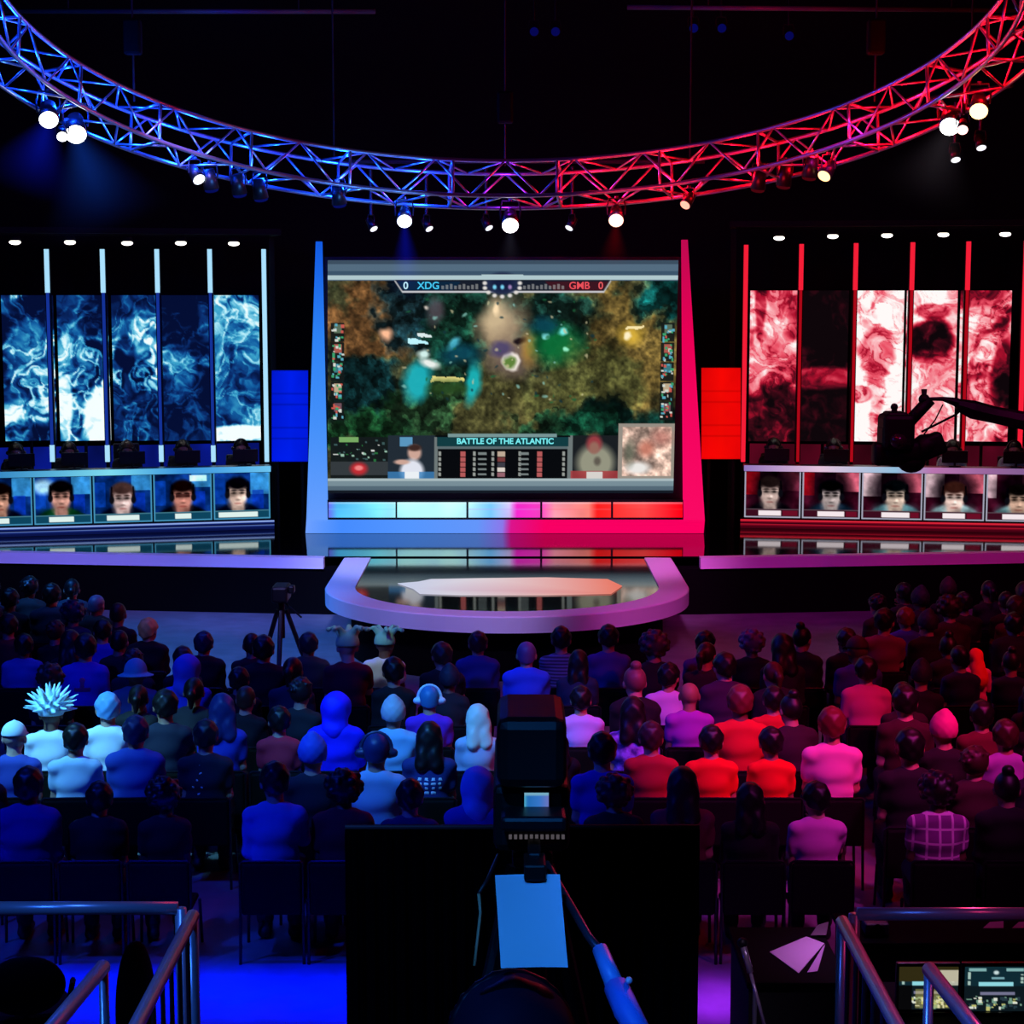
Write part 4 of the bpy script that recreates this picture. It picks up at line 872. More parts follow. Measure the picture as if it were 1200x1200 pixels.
for x, y in ((1120, 187), (1150, 173)):
    th = theta_at(x); q = TP(th, -.25, 0); p = PY(x, y, q.y+3.); fixture(p, p+Vector((.2, -1.2, -2.4)), (225, 225, 230), 1.6, .06, 'small white lamp hanging low at the right, '+('nearer the large white spotlight' if x == 1120 else 'under the amber spotlight'), p.z+.75, grp='small lamps low at the right')
o = empty('rigging_bar', (0, 25.25, 6.78)); tag(o, 'dark bar behind the ring truss carrying small slanted lamps', 'bar'); MB().cyl((-2.6, 0, 0), (2.6, 0, 0), .03).build('bar', BLK, o)
for s in (-2.4, 2.4): MB().cyl((s, 0, 0), (s, 0, 6.22), .012).build('hanger', BLK, o)
lo_ = PY(1120, 187, 1).z
o = empty('rigging_bar', (0, 0, 0)); p1, p2 = [PY(x, y, TP(theta_at(x), -.25, 0).y+3.) for x, y in ((1120, 187), (1150, 173))]; o.location = (p1+p2)/2+Vector((0, 0, .75)); tag(o, 'short dark bar carrying two small lamps at the right', 'bar')
dd = (p2-p1); dd.z = 0; dd = dd.normalized()
MB().cyl(dd*-.8, dd*.8, .03).build('bar', BLK, o); MB().cyl((0, 0, 0), (0, 0, 13-o.location.z), .012).build('hanger', BLK, o)
for x, y, s in ((248, 222, 'b'), (281, 228, 'b'), (306, 233, 'b'), (888, 222, 'r'), (918, 218, 'r'), (948, 208, 'r'), (398, 240, 'b')):
    th = theta_at(x); q = TP(th, -.25, 0); p = PY(x, y, q.y)
    fixture(p, p+Vector((.2 if s == 'b' else -.2, .5, -2)), (10, 20, 110) if s == 'b' else (90, 8, 20), .6, .085, 'dark faintly glowing '+('blue-tinted' if s == 'b' else 'red-tinted')+' lamp under the truss, '+{248: 'right of the tilted pale spotlight', 281: 'second after the tilted pale spotlight', 306: 'third after the tilted pale spotlight', 888: 'third left of the tilted orange spotlight', 918: 'second left of the tilted orange spotlight', 948: 'just left of the tilted orange spotlight', 398: 'between the blue lamps and the screen'}[x], q.z, grp='dark lamps under the ring truss')  # coloured light on the dark lenses is put in as faint emission
# overhead pipes near the ceiling
for x0, x1, y0, y1, lab_, c, c2 in ((-10, 440, 13, 13.5, 'long dark overhead pipe catching blue light', (16, 34, 130), 1), (735, 1210, 8.5, 12, 'long dark overhead pipe catching red light', (150, 10, 20), 1)):
    a, b2 = PY(x0, y0, 27), PY(x1, y1, 27); o = empty('overhead_pipe', (a+b2)/2); tag(o, lab_, 'pipe', 'overhead pipes'); MB().cyl(a-o.location, b2-o.location, .035).build('pipe', mat((70, 70, 76), .5), o, True)
    for t in (.2, .8):
        p = a.lerp(b2, t)-o.location; MB().cyl(p, (p.x, p.y, 13-o.location.z), .012).build('hanger', BLK, o)
for i, (x, y) in enumerate(((626, 37), (651, 37), (813, 33), (846, 33), (925, 42))):
    p = PY(x, y, 30); fixture(p, p+Vector((0, -3, -1)), (10, 12, 110), .5, .07, 'dim blue lamp high in the dark ceiling, '+['first', 'second', 'third', 'fourth', 'fifth'][i]+' from the left', 12.98, grp='dim blue lamps in the ceiling')
# faint haze beams imitated by self-glowing cones, no light is scattered
def beam(px, py, dpx, dpy, r_end, rgb, st, lab_, dy=0.):
    th = theta_at(px); Y = TP(th, -.25, 0).y; a = PY(px, py, Y); b2 = PY(px+dpx, py+dpy, Y+dy); d = b2-a
    m = bpy.data.materials.new('haze'); m.use_nodes = True; nt = m.node_tree; nt.nodes.remove(nt.nodes['Principled BSDF'])  # emission-only material, the beam's light is put into the volume colour
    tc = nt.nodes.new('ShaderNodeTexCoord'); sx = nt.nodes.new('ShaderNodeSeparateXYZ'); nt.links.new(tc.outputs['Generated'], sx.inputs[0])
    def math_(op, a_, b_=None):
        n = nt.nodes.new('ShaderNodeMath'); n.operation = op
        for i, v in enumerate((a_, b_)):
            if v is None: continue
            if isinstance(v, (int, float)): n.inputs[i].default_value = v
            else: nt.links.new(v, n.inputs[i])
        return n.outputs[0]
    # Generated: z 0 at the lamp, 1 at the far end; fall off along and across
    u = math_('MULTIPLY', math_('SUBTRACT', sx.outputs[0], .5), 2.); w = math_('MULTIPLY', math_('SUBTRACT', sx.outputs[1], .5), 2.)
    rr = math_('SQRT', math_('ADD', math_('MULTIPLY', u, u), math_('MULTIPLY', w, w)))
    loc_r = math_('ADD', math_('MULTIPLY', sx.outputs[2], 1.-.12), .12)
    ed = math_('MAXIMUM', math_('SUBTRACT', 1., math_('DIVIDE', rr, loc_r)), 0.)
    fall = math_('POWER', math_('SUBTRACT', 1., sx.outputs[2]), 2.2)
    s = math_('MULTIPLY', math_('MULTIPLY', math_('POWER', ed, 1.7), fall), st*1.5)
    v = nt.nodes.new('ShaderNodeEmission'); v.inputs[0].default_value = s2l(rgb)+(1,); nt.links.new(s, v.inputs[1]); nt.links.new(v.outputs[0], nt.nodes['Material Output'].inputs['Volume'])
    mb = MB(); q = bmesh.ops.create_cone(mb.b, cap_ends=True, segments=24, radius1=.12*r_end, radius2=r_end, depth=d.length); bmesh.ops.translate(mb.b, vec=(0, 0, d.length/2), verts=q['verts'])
    me = mb.mesh('glow_cone', True); me.materials.append(m); o = bpy.data.objects.new('painted_haze_beam', me); COL.objects.link(o); o.location = a; o.rotation_euler = d.to_track_quat('Z', 'Y').to_euler()
    tag(o, lab_, 'haze', 'painted haze beams', 'stuff')
beam(89, 160, 45, 115, 1.0, (20, 70, 190), 1.1, 'faint blue painted haze beam falling from the largest left spotlight')
beam(57, 143, -30, 90, .8, (10, 30, 210), 1.6, 'faint deep blue painted haze below the far left spotlight')
beam(474, 262, 4, 95, .4, (10, 30, 230), 2.2, 'faint blue painted haze beam above the left of the big screen')
beam(598, 267, 0, 60, .35, (90, 90, 110), .9, 'faint grey painted haze beam above the middle of the big screen')
beam(722, 261, -4, 60, .35, (200, 10, 20), .9, 'faint red painted haze beam above the right of the big screen')
beam(1113, 150, -40, 100, .9, (110, 100, 110), .4, 'faint grey painted haze beam falling from the large right spotlight')

# ------------------------------------------------------------------ crane camera at the right
YJ = 24.6
o = empty('camera_crane', (8.6, YJ, 0)); tag(o, 'black camera crane reaching in from the right, camera hanging in front of the red panels', 'camera crane'); m = mat((4, 4, 5), .6, spec=.2)
C = lambda x, y, Y=YJ: PY(x, y, Y)-o.location
b = bmesh.new(); prof = [(1122, 474, 7), (1140, 480, 11), (1165, 486, 10), (1210, 495, 11), (1330, 514, 13)]
mb = MB(); mb.tube([C(x, y) for x, y, r in prof], [r*YJ/FPX for x, y, r in prof], 8); mb.build('arm', m, o)
mb = MB(); mb.tube([C(1086, 467.5), C(1105, 467.5), C(1120, 471), C(1130, 477)], [.022, .03, .06, .075], 8); mb.build('arm_tip', m, o)
mb = MB(); mb.cyl(C(1090, 468), C(1062, 498), .085); mb.cyl(C(1083, 456), C(1083, 476), .04, .02); mb.sphere(C(1083, 468), .075); mb.build('head_bracket', m, o, True)
mb = MB(); mb.tube([C(1126, 480), C(1120, 486), C(1092, 500), C(1080, 506)], .016, 6); mb.tube([C(1105, 474), C(1096, 492), C(1082, 510)], .01, 6); mb.build('strut', m, o)
mb = MB(); mb.box(C(1050, 505), (.42, .5, .46), bev=.06); mb.box(C(1049, 491), (.28, .4, .2), bev=.04); mb.cyl(C(1048, 497), C(1048, 477), .055, .035); mb.sphere(C(1048, 477), .05); mb.box(C(1036, 512), (.12, .4, .3), bev=.03); mb.build('camera_body', m, o)
mb = MB(); mb.cyl(C(1047, 515), C(1047, 515)+Vector((0, -.4, 0)), .09, .1, 16); mb.build('lens', mat((40, 30, 34), .15), o, True)
mb = MB(); mb.box(C(1056, 528), (.5, .35, .26), bev=.07); mb.box(C(1040, 532), (.4, .3, .3), bev=.05); mb.sphere(C(1068, 541), .19, (1, .8, .8)); mb.tube([C(1066, 536), C(1085, 522), C(1104, 514)], [.16, .17, .09], 8); mb.box(C(1090, 523), (.38, .25, .3), rotm(0, -.4, 0), bev=.05); mb.build('pan_head', m, o, True)
mb = MB(); q = C(1330, 512); mb.cyl((0, 0, .06), (0, 0, q.z-.1), .09)
mb.build('column', m, o); mb = MB()
for k in range(3): mb.cyl((0, 0, .4), (.9*math.cos(k*2.094+.3), .9*math.sin(k*2.094+.3), .04), .045)
mb.build('tripod_base', m, o)
mb = MB(); mb.tube([q+Vector((-.1, 0, 0)), Vector((0, 0, q.z-.05)), Vector((1.6, 0, q.z-.35))], [.11, .12, .1], 8); mb.build('counter_arm', m, o); MB().box((1.7, 0, q.z-.4), (.4, .3, .4), bev=.05).build('counterweight', m, o)

# ------------------------------------------------------------------ video camera on a tripod at the left, before the stage
q = PZ(330, 800, 0); Yt = 22.6; bx_ = PY(330, 720, Yt).x
o = empty('camera_tripod', (bx_, Yt, 0)); tag(o, 'dark video camera on a tripod on the blue-lit floor left of the thrust stage', 'camera'); m = mat((12, 13, 20), .5)
zt = PY(330, 715, Yt).z
for k, a in enumerate((.5, 2.6, 4.7)): MB().tube([(.06*math.cos(a), .06*math.sin(a), zt), (.26*math.cos(a), .26*math.sin(a), zt*.5), (.5*math.cos(a), .5*math.sin(a), .02)], [.03, .03, .024], 6).build('leg', m, o)
MB().cyl((0, 0, zt-.35), (0, 0, zt+.1), .04).build('column', m, o)
mb = MB(); mb.box((0, 0, zt+.22), (.2, .42, .2), bev=.03); mb.box((.14, -.1, zt+.28), (.08, .14, .1), bev=.02); mb.cyl((0, .2, zt+.22), (0, .38, zt+.22), .06, .07); mb.build('camera_body', m, o); MB().cyl((.05, -.05, zt+.1), (.3, -.5, zt), .012).build('pan_bar', m, o)
# ------------------------------------------------------------------ the crowd
ROW0, PITCHR = 13.65, .87
W = (235, 238, 242); K = (16, 16, 20); N_ = (26, 30, 52); RD = (225, 28, 30); PK = (245, 190, 215); LB = (150, 195, 235); BL = (40, 80, 200); PU = (130, 60, 190); MR = (90, 22, 34); GY = (90, 92, 104)
HB_, HK, HBR, HBL = (40, 26, 20), (12, 10, 11), (70, 44, 30), (225, 205, 160)
PH = lambda c=(235, 240, 245): ('phones', c)
# photo x, y of the head; pose; hair or hat and its colour; top and its colour; extras; label
P_ = [
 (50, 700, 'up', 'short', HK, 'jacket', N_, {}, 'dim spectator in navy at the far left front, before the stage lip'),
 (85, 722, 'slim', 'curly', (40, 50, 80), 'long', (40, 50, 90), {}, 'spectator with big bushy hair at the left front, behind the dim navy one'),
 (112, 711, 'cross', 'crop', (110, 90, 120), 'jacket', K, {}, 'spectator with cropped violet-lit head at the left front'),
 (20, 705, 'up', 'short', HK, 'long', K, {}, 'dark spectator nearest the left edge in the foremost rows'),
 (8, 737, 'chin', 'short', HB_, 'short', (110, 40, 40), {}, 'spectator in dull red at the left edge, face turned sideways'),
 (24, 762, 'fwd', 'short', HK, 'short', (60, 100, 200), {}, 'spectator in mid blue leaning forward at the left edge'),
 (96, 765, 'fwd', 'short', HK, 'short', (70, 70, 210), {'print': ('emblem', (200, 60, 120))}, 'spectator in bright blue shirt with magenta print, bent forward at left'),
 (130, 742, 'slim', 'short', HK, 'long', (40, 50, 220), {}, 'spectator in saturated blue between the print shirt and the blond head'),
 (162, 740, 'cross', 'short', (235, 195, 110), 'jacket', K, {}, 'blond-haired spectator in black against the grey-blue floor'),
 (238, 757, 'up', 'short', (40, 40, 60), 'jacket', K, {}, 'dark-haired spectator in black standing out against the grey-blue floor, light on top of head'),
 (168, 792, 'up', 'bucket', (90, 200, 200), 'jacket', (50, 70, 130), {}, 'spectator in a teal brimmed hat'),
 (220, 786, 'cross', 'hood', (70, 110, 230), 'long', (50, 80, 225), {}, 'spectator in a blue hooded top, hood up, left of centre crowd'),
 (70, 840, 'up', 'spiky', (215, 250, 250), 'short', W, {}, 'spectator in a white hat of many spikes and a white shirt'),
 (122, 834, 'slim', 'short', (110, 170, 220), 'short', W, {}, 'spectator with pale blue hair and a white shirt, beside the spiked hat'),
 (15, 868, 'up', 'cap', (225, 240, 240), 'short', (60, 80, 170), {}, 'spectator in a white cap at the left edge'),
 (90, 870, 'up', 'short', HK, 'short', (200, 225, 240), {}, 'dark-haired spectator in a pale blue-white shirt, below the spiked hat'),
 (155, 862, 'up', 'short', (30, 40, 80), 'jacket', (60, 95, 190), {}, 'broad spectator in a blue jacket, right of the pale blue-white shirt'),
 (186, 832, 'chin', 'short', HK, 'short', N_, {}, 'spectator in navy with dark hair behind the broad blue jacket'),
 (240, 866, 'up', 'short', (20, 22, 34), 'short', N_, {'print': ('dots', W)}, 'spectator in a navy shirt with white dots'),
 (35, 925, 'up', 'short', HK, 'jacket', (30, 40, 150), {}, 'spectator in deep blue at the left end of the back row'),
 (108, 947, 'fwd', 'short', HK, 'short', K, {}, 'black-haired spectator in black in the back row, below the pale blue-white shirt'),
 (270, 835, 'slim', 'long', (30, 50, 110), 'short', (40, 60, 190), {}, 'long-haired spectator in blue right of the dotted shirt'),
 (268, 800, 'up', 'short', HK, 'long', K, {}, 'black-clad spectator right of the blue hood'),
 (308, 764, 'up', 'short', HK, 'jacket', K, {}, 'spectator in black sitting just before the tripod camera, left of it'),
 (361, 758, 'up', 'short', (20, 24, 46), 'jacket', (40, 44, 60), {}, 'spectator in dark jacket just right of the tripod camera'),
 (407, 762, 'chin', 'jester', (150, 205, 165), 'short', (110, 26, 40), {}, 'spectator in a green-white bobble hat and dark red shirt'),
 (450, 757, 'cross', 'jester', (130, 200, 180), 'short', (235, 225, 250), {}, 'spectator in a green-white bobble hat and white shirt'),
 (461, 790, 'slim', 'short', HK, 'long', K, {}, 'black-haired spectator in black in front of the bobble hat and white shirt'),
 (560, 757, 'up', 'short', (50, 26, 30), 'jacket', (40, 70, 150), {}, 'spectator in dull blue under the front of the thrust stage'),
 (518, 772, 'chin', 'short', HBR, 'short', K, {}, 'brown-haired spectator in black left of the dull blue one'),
 (503, 822, 'up', 'crop', (60, 130, 180), 'short', (120, 40, 210), {'phones': (235, 245, 250)}, 'spectator with cropped teal-lit head, white headphones and purple shirt'),  # teal light on the head is put into the hair colour
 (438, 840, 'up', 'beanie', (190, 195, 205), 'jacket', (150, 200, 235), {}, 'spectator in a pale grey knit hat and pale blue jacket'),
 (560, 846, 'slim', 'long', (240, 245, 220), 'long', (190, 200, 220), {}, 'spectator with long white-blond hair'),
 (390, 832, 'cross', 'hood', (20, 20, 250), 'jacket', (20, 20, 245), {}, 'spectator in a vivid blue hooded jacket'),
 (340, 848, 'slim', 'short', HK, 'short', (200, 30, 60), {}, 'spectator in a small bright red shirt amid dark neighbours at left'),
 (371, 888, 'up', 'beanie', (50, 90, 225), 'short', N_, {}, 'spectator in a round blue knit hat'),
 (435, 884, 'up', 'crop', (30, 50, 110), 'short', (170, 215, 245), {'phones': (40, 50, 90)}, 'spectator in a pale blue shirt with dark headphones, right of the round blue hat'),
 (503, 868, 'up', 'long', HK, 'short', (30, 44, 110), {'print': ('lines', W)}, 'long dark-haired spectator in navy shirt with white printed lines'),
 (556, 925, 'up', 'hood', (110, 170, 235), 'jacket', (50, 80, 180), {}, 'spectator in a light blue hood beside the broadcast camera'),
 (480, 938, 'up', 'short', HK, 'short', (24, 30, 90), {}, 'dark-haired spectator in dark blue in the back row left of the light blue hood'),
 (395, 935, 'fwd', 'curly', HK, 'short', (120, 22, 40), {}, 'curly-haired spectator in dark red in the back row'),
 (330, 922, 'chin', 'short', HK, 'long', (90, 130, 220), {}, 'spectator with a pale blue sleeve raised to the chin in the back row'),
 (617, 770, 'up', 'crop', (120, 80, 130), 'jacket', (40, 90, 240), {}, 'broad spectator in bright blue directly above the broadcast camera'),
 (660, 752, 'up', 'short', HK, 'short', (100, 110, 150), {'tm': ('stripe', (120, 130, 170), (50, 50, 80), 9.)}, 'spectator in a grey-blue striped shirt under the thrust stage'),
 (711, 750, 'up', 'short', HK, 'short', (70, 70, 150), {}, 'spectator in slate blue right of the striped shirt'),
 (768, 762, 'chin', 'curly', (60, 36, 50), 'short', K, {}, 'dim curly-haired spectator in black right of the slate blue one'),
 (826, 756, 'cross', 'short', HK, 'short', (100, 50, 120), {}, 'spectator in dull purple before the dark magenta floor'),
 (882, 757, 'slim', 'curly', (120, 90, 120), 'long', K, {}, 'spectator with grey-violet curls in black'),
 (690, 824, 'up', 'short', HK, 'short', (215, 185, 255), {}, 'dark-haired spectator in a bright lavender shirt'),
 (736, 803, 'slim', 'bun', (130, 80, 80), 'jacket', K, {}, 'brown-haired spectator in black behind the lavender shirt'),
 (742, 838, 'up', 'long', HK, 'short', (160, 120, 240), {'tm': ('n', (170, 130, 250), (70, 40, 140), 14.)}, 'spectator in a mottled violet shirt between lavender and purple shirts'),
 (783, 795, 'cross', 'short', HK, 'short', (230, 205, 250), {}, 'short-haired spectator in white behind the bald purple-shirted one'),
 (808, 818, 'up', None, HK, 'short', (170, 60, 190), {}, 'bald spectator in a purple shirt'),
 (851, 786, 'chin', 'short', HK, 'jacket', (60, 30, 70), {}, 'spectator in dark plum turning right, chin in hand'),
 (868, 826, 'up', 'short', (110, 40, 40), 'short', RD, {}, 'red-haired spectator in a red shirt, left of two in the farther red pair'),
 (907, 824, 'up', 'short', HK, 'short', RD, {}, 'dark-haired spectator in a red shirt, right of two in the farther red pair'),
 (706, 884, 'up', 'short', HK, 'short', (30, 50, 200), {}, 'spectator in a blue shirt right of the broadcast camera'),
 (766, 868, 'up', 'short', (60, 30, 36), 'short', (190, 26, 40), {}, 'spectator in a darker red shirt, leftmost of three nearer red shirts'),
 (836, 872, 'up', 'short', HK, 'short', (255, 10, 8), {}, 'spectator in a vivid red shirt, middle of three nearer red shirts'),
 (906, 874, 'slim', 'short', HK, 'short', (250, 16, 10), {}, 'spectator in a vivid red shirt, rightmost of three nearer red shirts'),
 (790, 925, 'up', 'long', (36, 20, 34), 'short', (120, 30, 70), {}, 'long-haired spectator in maroon in the back row right of the camera'),
 (880, 944, 'up', 'long', HK, 'long', K, {}, 'long-haired spectator in black in the back row'),
 (735, 940, 'fwd', 'curly', (60, 26, 40), 'short', K, {}, 'dim curly-haired spectator in black in the back row, left of the maroon one'),
 (918, 762, 'slim', 'long', HK, 'long', K, {}, 'black long-haired spectator in black against the magenta floor'),
 (970, 853, 'up', 'short', (110, 30, 40), 'short', (255, 170, 225), {}, 'spectator in a bright pink shirt'),
 (1036, 730, 'cross', 'short', HK, 'short', (130, 50, 80), {}, 'spectator in rose-brown in the right side block'),
 (1072, 727, 'slim', 'short', (120, 50, 36), 'short', (50, 60, 170), {}, 'auburn-haired spectator in blue in the right side block'),
 (1104, 716, 'up', 'curly', (44, 20, 26), 'long', (60, 24, 34), {}, 'dark curly-haired spectator in maroon in the right side block'),
 (1007, 766, 'chin', 'cap', (60, 20, 30), 'short', (60, 50, 140), {}, 'spectator in a dark cap and blue-violet top'),
 (1018, 792, 'fwd', 'short', HK, 'short', (225, 90, 150), {}, 'broad spectator in a dull pink shirt bent forward'),
 (1062, 826, 'up', 'short', HK, 'short', (60, 16, 28), {}, 'black-haired spectator in dark maroon below the dull pink shirt'),
 (1108, 860, 'slim', 'beanie', (235, 60, 150), 'long', K, {}, 'spectator in a magenta knit hat'),
 (1152, 842, 'up', 'short', HK, 'short', (110, 24, 44), {'print': ('emblem', (245, 220, 225))}, 'spectator in a maroon shirt with a white emblem'),
 (1180, 866, 'up', 'short', (60, 16, 26), 'short', (170, 110, 200), {}, 'spectator in a violet-grey shirt at the right edge'),
 (955, 944, 'chin', 'short', HK, 'short', (250, 140, 225), {}, 'short-haired spectator in a pink top in the back row'),
 (1100, 932, 'up', 'curly', (30, 14, 18), 'short', (150, 70, 150), {'tm': ('plaid', (140, 60, 140), (235, 190, 225), 5.5)}, 'curly-haired spectator in a purple plaid shirt in the back row'),
 (1080, 880, 'up', 'short', HK, 'short', K, {}, 'black-clad spectator behind the purple plaid shirt'),
 (1130, 898, 'cross', 'messy', (60, 30, 30), 'jacket', (60, 36, 34), {}, 'messy-haired spectator in brown jacket at right'),
 (1192, 737, 'fwd', 'short', HK, 'jacket', K, {}, 'dark spectator at the right edge, upper rows'),
 (1192, 715, 'up', 'short', (60, 30, 26), 'long', MR, {}, 'spectator in maroon at the right edge, foremost rows'),
]
PS = 1.02
SPOT = []   # (x, y) taken
def rowof(y, zs):
    """nearest row, and the body scale that puts the head at photo height y"""
    best = None
    for k in range(-1, 13):
        Y = ROW0+PITCHR*k; z = PY(600, y, Y).z; s = z/zs
        if best is None or abs(s-1) < abs(best[2]-1): best = (k, Y, s)
    return best
def chair_proto():
    o = empty('stacking_chair', (0, 0, 0)); fm = mat((30, 30, 34), .35, .4); pd = mat((4, 4, 5), .8, spec=.2)
    MB().box((0, -.01, .383), (.44, .38, .05), bev=.02).build('seat', pd, o)
    MB().box((0, -.265, .575), (.45, .045, .40), rotm(0), bev=.02).build('backrest', pd, o)
    mb = MB()
    for s in (-1, 1): mb.tube([(s*.235, -.265, .36), (s*.235, -.265, .77)], .011, 6)
    mb.tube([(-.235, -.265, .77), (-.215, -.265, .786), (.215, -.265, .786), (.235, -.265, .77)], .011, 6); mb.build('frame', fm, o)
    for s in (-1, 1):
        MB().tube([(s*.225, .17, .355), (s*.235, .19, .0)], .012, 6).build('leg', fm, o); MB().tube([(s*.235, -.265, .37), (s*.238, -.29, .0)], .012, 6).build('leg', fm, o)
    return o
CH0 = chair_proto(); _n = [0]
def chair(x, y, rz, label, grp):
    c = CH0 if _n[0] == 0 else copy_tree(CH0); _n[0] += 1; c.location = (x, y, 0); c.rotation_euler = (0, 0, rz); tag(c, label, 'chair', grp); return c
ORD = ['back', 'second', 'third', 'fourth', 'fifth', 'sixth', 'seventh', 'eighth', 'ninth', 'tenth', 'eleventh', 'twelfth', 'thirteenth']
def rowname(k): return 'back row' if k <= 0 else ORD[k]+' row from the back'
placed = []
for e in P_:
    x, y, pose = e[0], e[1], e[2]; zs = SK[pose]['head'].z*PS
    k, Y, s = rowof(y, zs); k = max(k, 0); Y = ROW0+PITCHR*k
    placed.append([k, PY(x, y, Y).x, Y, PS*min(1.08, max(.93, PY(x, y, Y).z/zs)), e])
MIN = .515
for k in range(13):
    row = sorted([p for p in placed if p[0] == k], key=lambda p: p[1])
    for _ in range(60):
        for a, b in zip(row, row[1:]):
            g = MIN - (b[1]-a[1])
            if g > 0: a[1] -= g/2; b[1] += g/2
def seat_person(k, X, Y, s, e, skin):
    ex = []; tm = None
    for q, v in e[7].items():
        if q == 'phones': ex.append(('phones', v))
        elif q == 'print': ex.append(('print',)+v)
        elif q == 'tm': tm = mat(v[1], .85, kind=v[0], rgb2=v[2], scale=v[3]) if v[0] != 'n' else mat(v[1], .85, noise=.5, rgb2=v[2], scale=v[3])
    ya = math.atan2(-X*.25, 20)
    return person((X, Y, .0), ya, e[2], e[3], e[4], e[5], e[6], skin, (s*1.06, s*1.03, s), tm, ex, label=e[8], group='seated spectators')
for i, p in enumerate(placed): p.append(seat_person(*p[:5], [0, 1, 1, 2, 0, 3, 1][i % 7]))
# dark spectators filling the rows between them
hs = ['short', 'long', 'short', 'crop', 'curly', 'ponytail', 'messy', 'beanie', 'bun']; ht = {'short': 'short-haired', 'long': 'long-haired', 'crop': 'close-cropped', 'curly': 'curly-haired', 'ponytail': 'ponytailed', 'messy': 'tousle-haired', 'beanie': 'knit-capped', 'bun': 'bun-haired'}
tops = [('short', (18, 18, 26), 'black shirt'), ('jacket', (22, 26, 44), 'navy jacket'), ('long', (30, 30, 36), 'charcoal top'), ('short', (44, 20, 30), 'dark wine shirt'), ('jacket', (14, 14, 16), 'black jacket'), ('short', (30, 40, 70), 'slate shirt')]
rr = random.Random(21); seen = set()
def xrange(k):
    Y = ROW0+PITCHR*k; w = 620/FPX*(Y+.5)
    if k <= 6: return [(-w, w)]
    if k == 7: return [(-w, -1.9*Y/20), (1.9*Y/20, w)]
    lim = {8: (160, 1010), 9: (150, 1015), 10: (130, 1020), 11: (115, 1050), 12: (60, 1160)}[k]
    return [(-w, PY(lim[0], 700, Y).x), (PY(lim[1], 700, Y).x, w)]
fill = []
KEYS = [proj((p[1], p[2], 1.3)) for p in placed if max(p[4][6]) > 100 or p[4][7]]+[(1145, 760), (1145, 785), (1160, 697)]
for k in range(12):
    Y = ROW0+PITCHR*k
    row = [(p[1], p[3], p[4][8]) for p in placed if p[0] == k]
    for a, b in xrange(k):
        x = a+rr.random()*.2
        while x < b:
            near = [r for r in row if abs(r[0]-x) < .52]
            if near: x = max(r[0] for r in near)+.525; continue
            hx, hy = proj((x, Y, 1.3)); hid = any(abs(hx-q[0]) < 27 and 22 < hy-q[1] < 62 for q in KEYS)
            vis = not hid and not (k == 0 and -1.15 < x < 1.35) and not (k == 1 and -.1 < x < .45)
            if rr.random() < (.97 if k else .8) and vis:
                h, t = rr.choice(hs), rr.choice(tops); pose = rr.choice(['up', 'up', 'fwd', 'cross', 'chin', 'slim', 'slim']); s = PS*rr.uniform(.93, 1.01)
                row.append((x, s, None)); fill.append([k, x, Y, s, h, t, pose])
                x += .52
            else: x += .56*rr.uniform(.9, 1.3)
for f in fill:
    k, x, Y, s, h, t, pose = f
    nb = min(placed, key=lambda p: (p[1]-x)**2+((p[2]-Y)*.9)**2); dx, dk = x-nb[1], k-nb[0]
    rel = ('right of' if dx > 0 else 'left of') if abs(dk) == 0 else (('before' if dk > 0 else 'behind') if abs(dx) < .5 else (('before and right of' if dk > 0 else 'behind and right of') if dx > 0 else ('before and left of' if dk > 0 else 'behind and left of')))
    ref = nb[4][8].replace('spectator', 'one'); ref = ref.split(',')[0]; ref = ' '.join(ref.split()[:8])
    ref = ref if ref.split()[-1] not in ('the', 'a', 'and', 'in', 'of', 'at', 'under', 'with', 'by', 'behind', 'between') else ' '.join(ref.split()[:-1])
    lab_ = '%s person in %s, %s the %s' % (ht[h], t[2], rel, ref)
    n = 2
    base = lab_
    for alt in ('long-haired', 'short-haired', 'curly-haired', 'ponytailed', 'tousle-haired', 'bun-haired', 'close-cropped'):
        if lab_ not in seen: break
        h = {v: q for q, v in ht.items()}[alt]; lab_ = '%s person in %s, %s the %s' % (alt, t[2], rel, ref)
    seen.add(lab_)
    hc = rr.choice([HK, HK, HB_, HBR, (30, 24, 30)]) if h != 'beanie' else rr.choice([(30, 30, 50), (60, 24, 34)])
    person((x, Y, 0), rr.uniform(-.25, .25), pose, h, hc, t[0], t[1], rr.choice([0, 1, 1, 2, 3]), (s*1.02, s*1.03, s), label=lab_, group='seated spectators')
    f.append(lab_)
# chairs: one under every spectator, and empty ones along the back row
for p in placed: chair(p[1], p[2]-.0, p[5].rotation_euler.z, 'black chair under the '+' '.join(p[4][8].replace('spectator', 'one').split()[:11]).rstrip(','), 'black chairs of the crowd')
for f in fill: chair(f[1], f[2], 0, 'black chair of the '+f[7].replace(' person', '').replace(' shirt', '').replace('the one', 'one'), 'black chairs of the crowd')
for x0, x1, n in ((-7, -1.2, 12), (1.4, 7, 11)):
    x = x0
    while x < x1:
        if not any(abs(x-q) < .5 for q in [p[1] for p in placed if p[0] == 0]+[f[1] for f in fill if f[0] == 0]) and abs(x) < 4.2:
            px_, _y = proj((x, ROW0-.26, .8)); nb = min([p for p in placed if p[0] <= 1], key=lambda p: abs(p[1]-x))
            chair(x, ROW0, 0, 'empty black back-row chair, %s the %s' % ('right of' if nb[1] < x else 'left of', ' '.join(nb[4][8].replace('spectator', 'one').split()[:9]).rstrip(',')), 'black chairs of the crowd'); x += .5
        else: x += .05
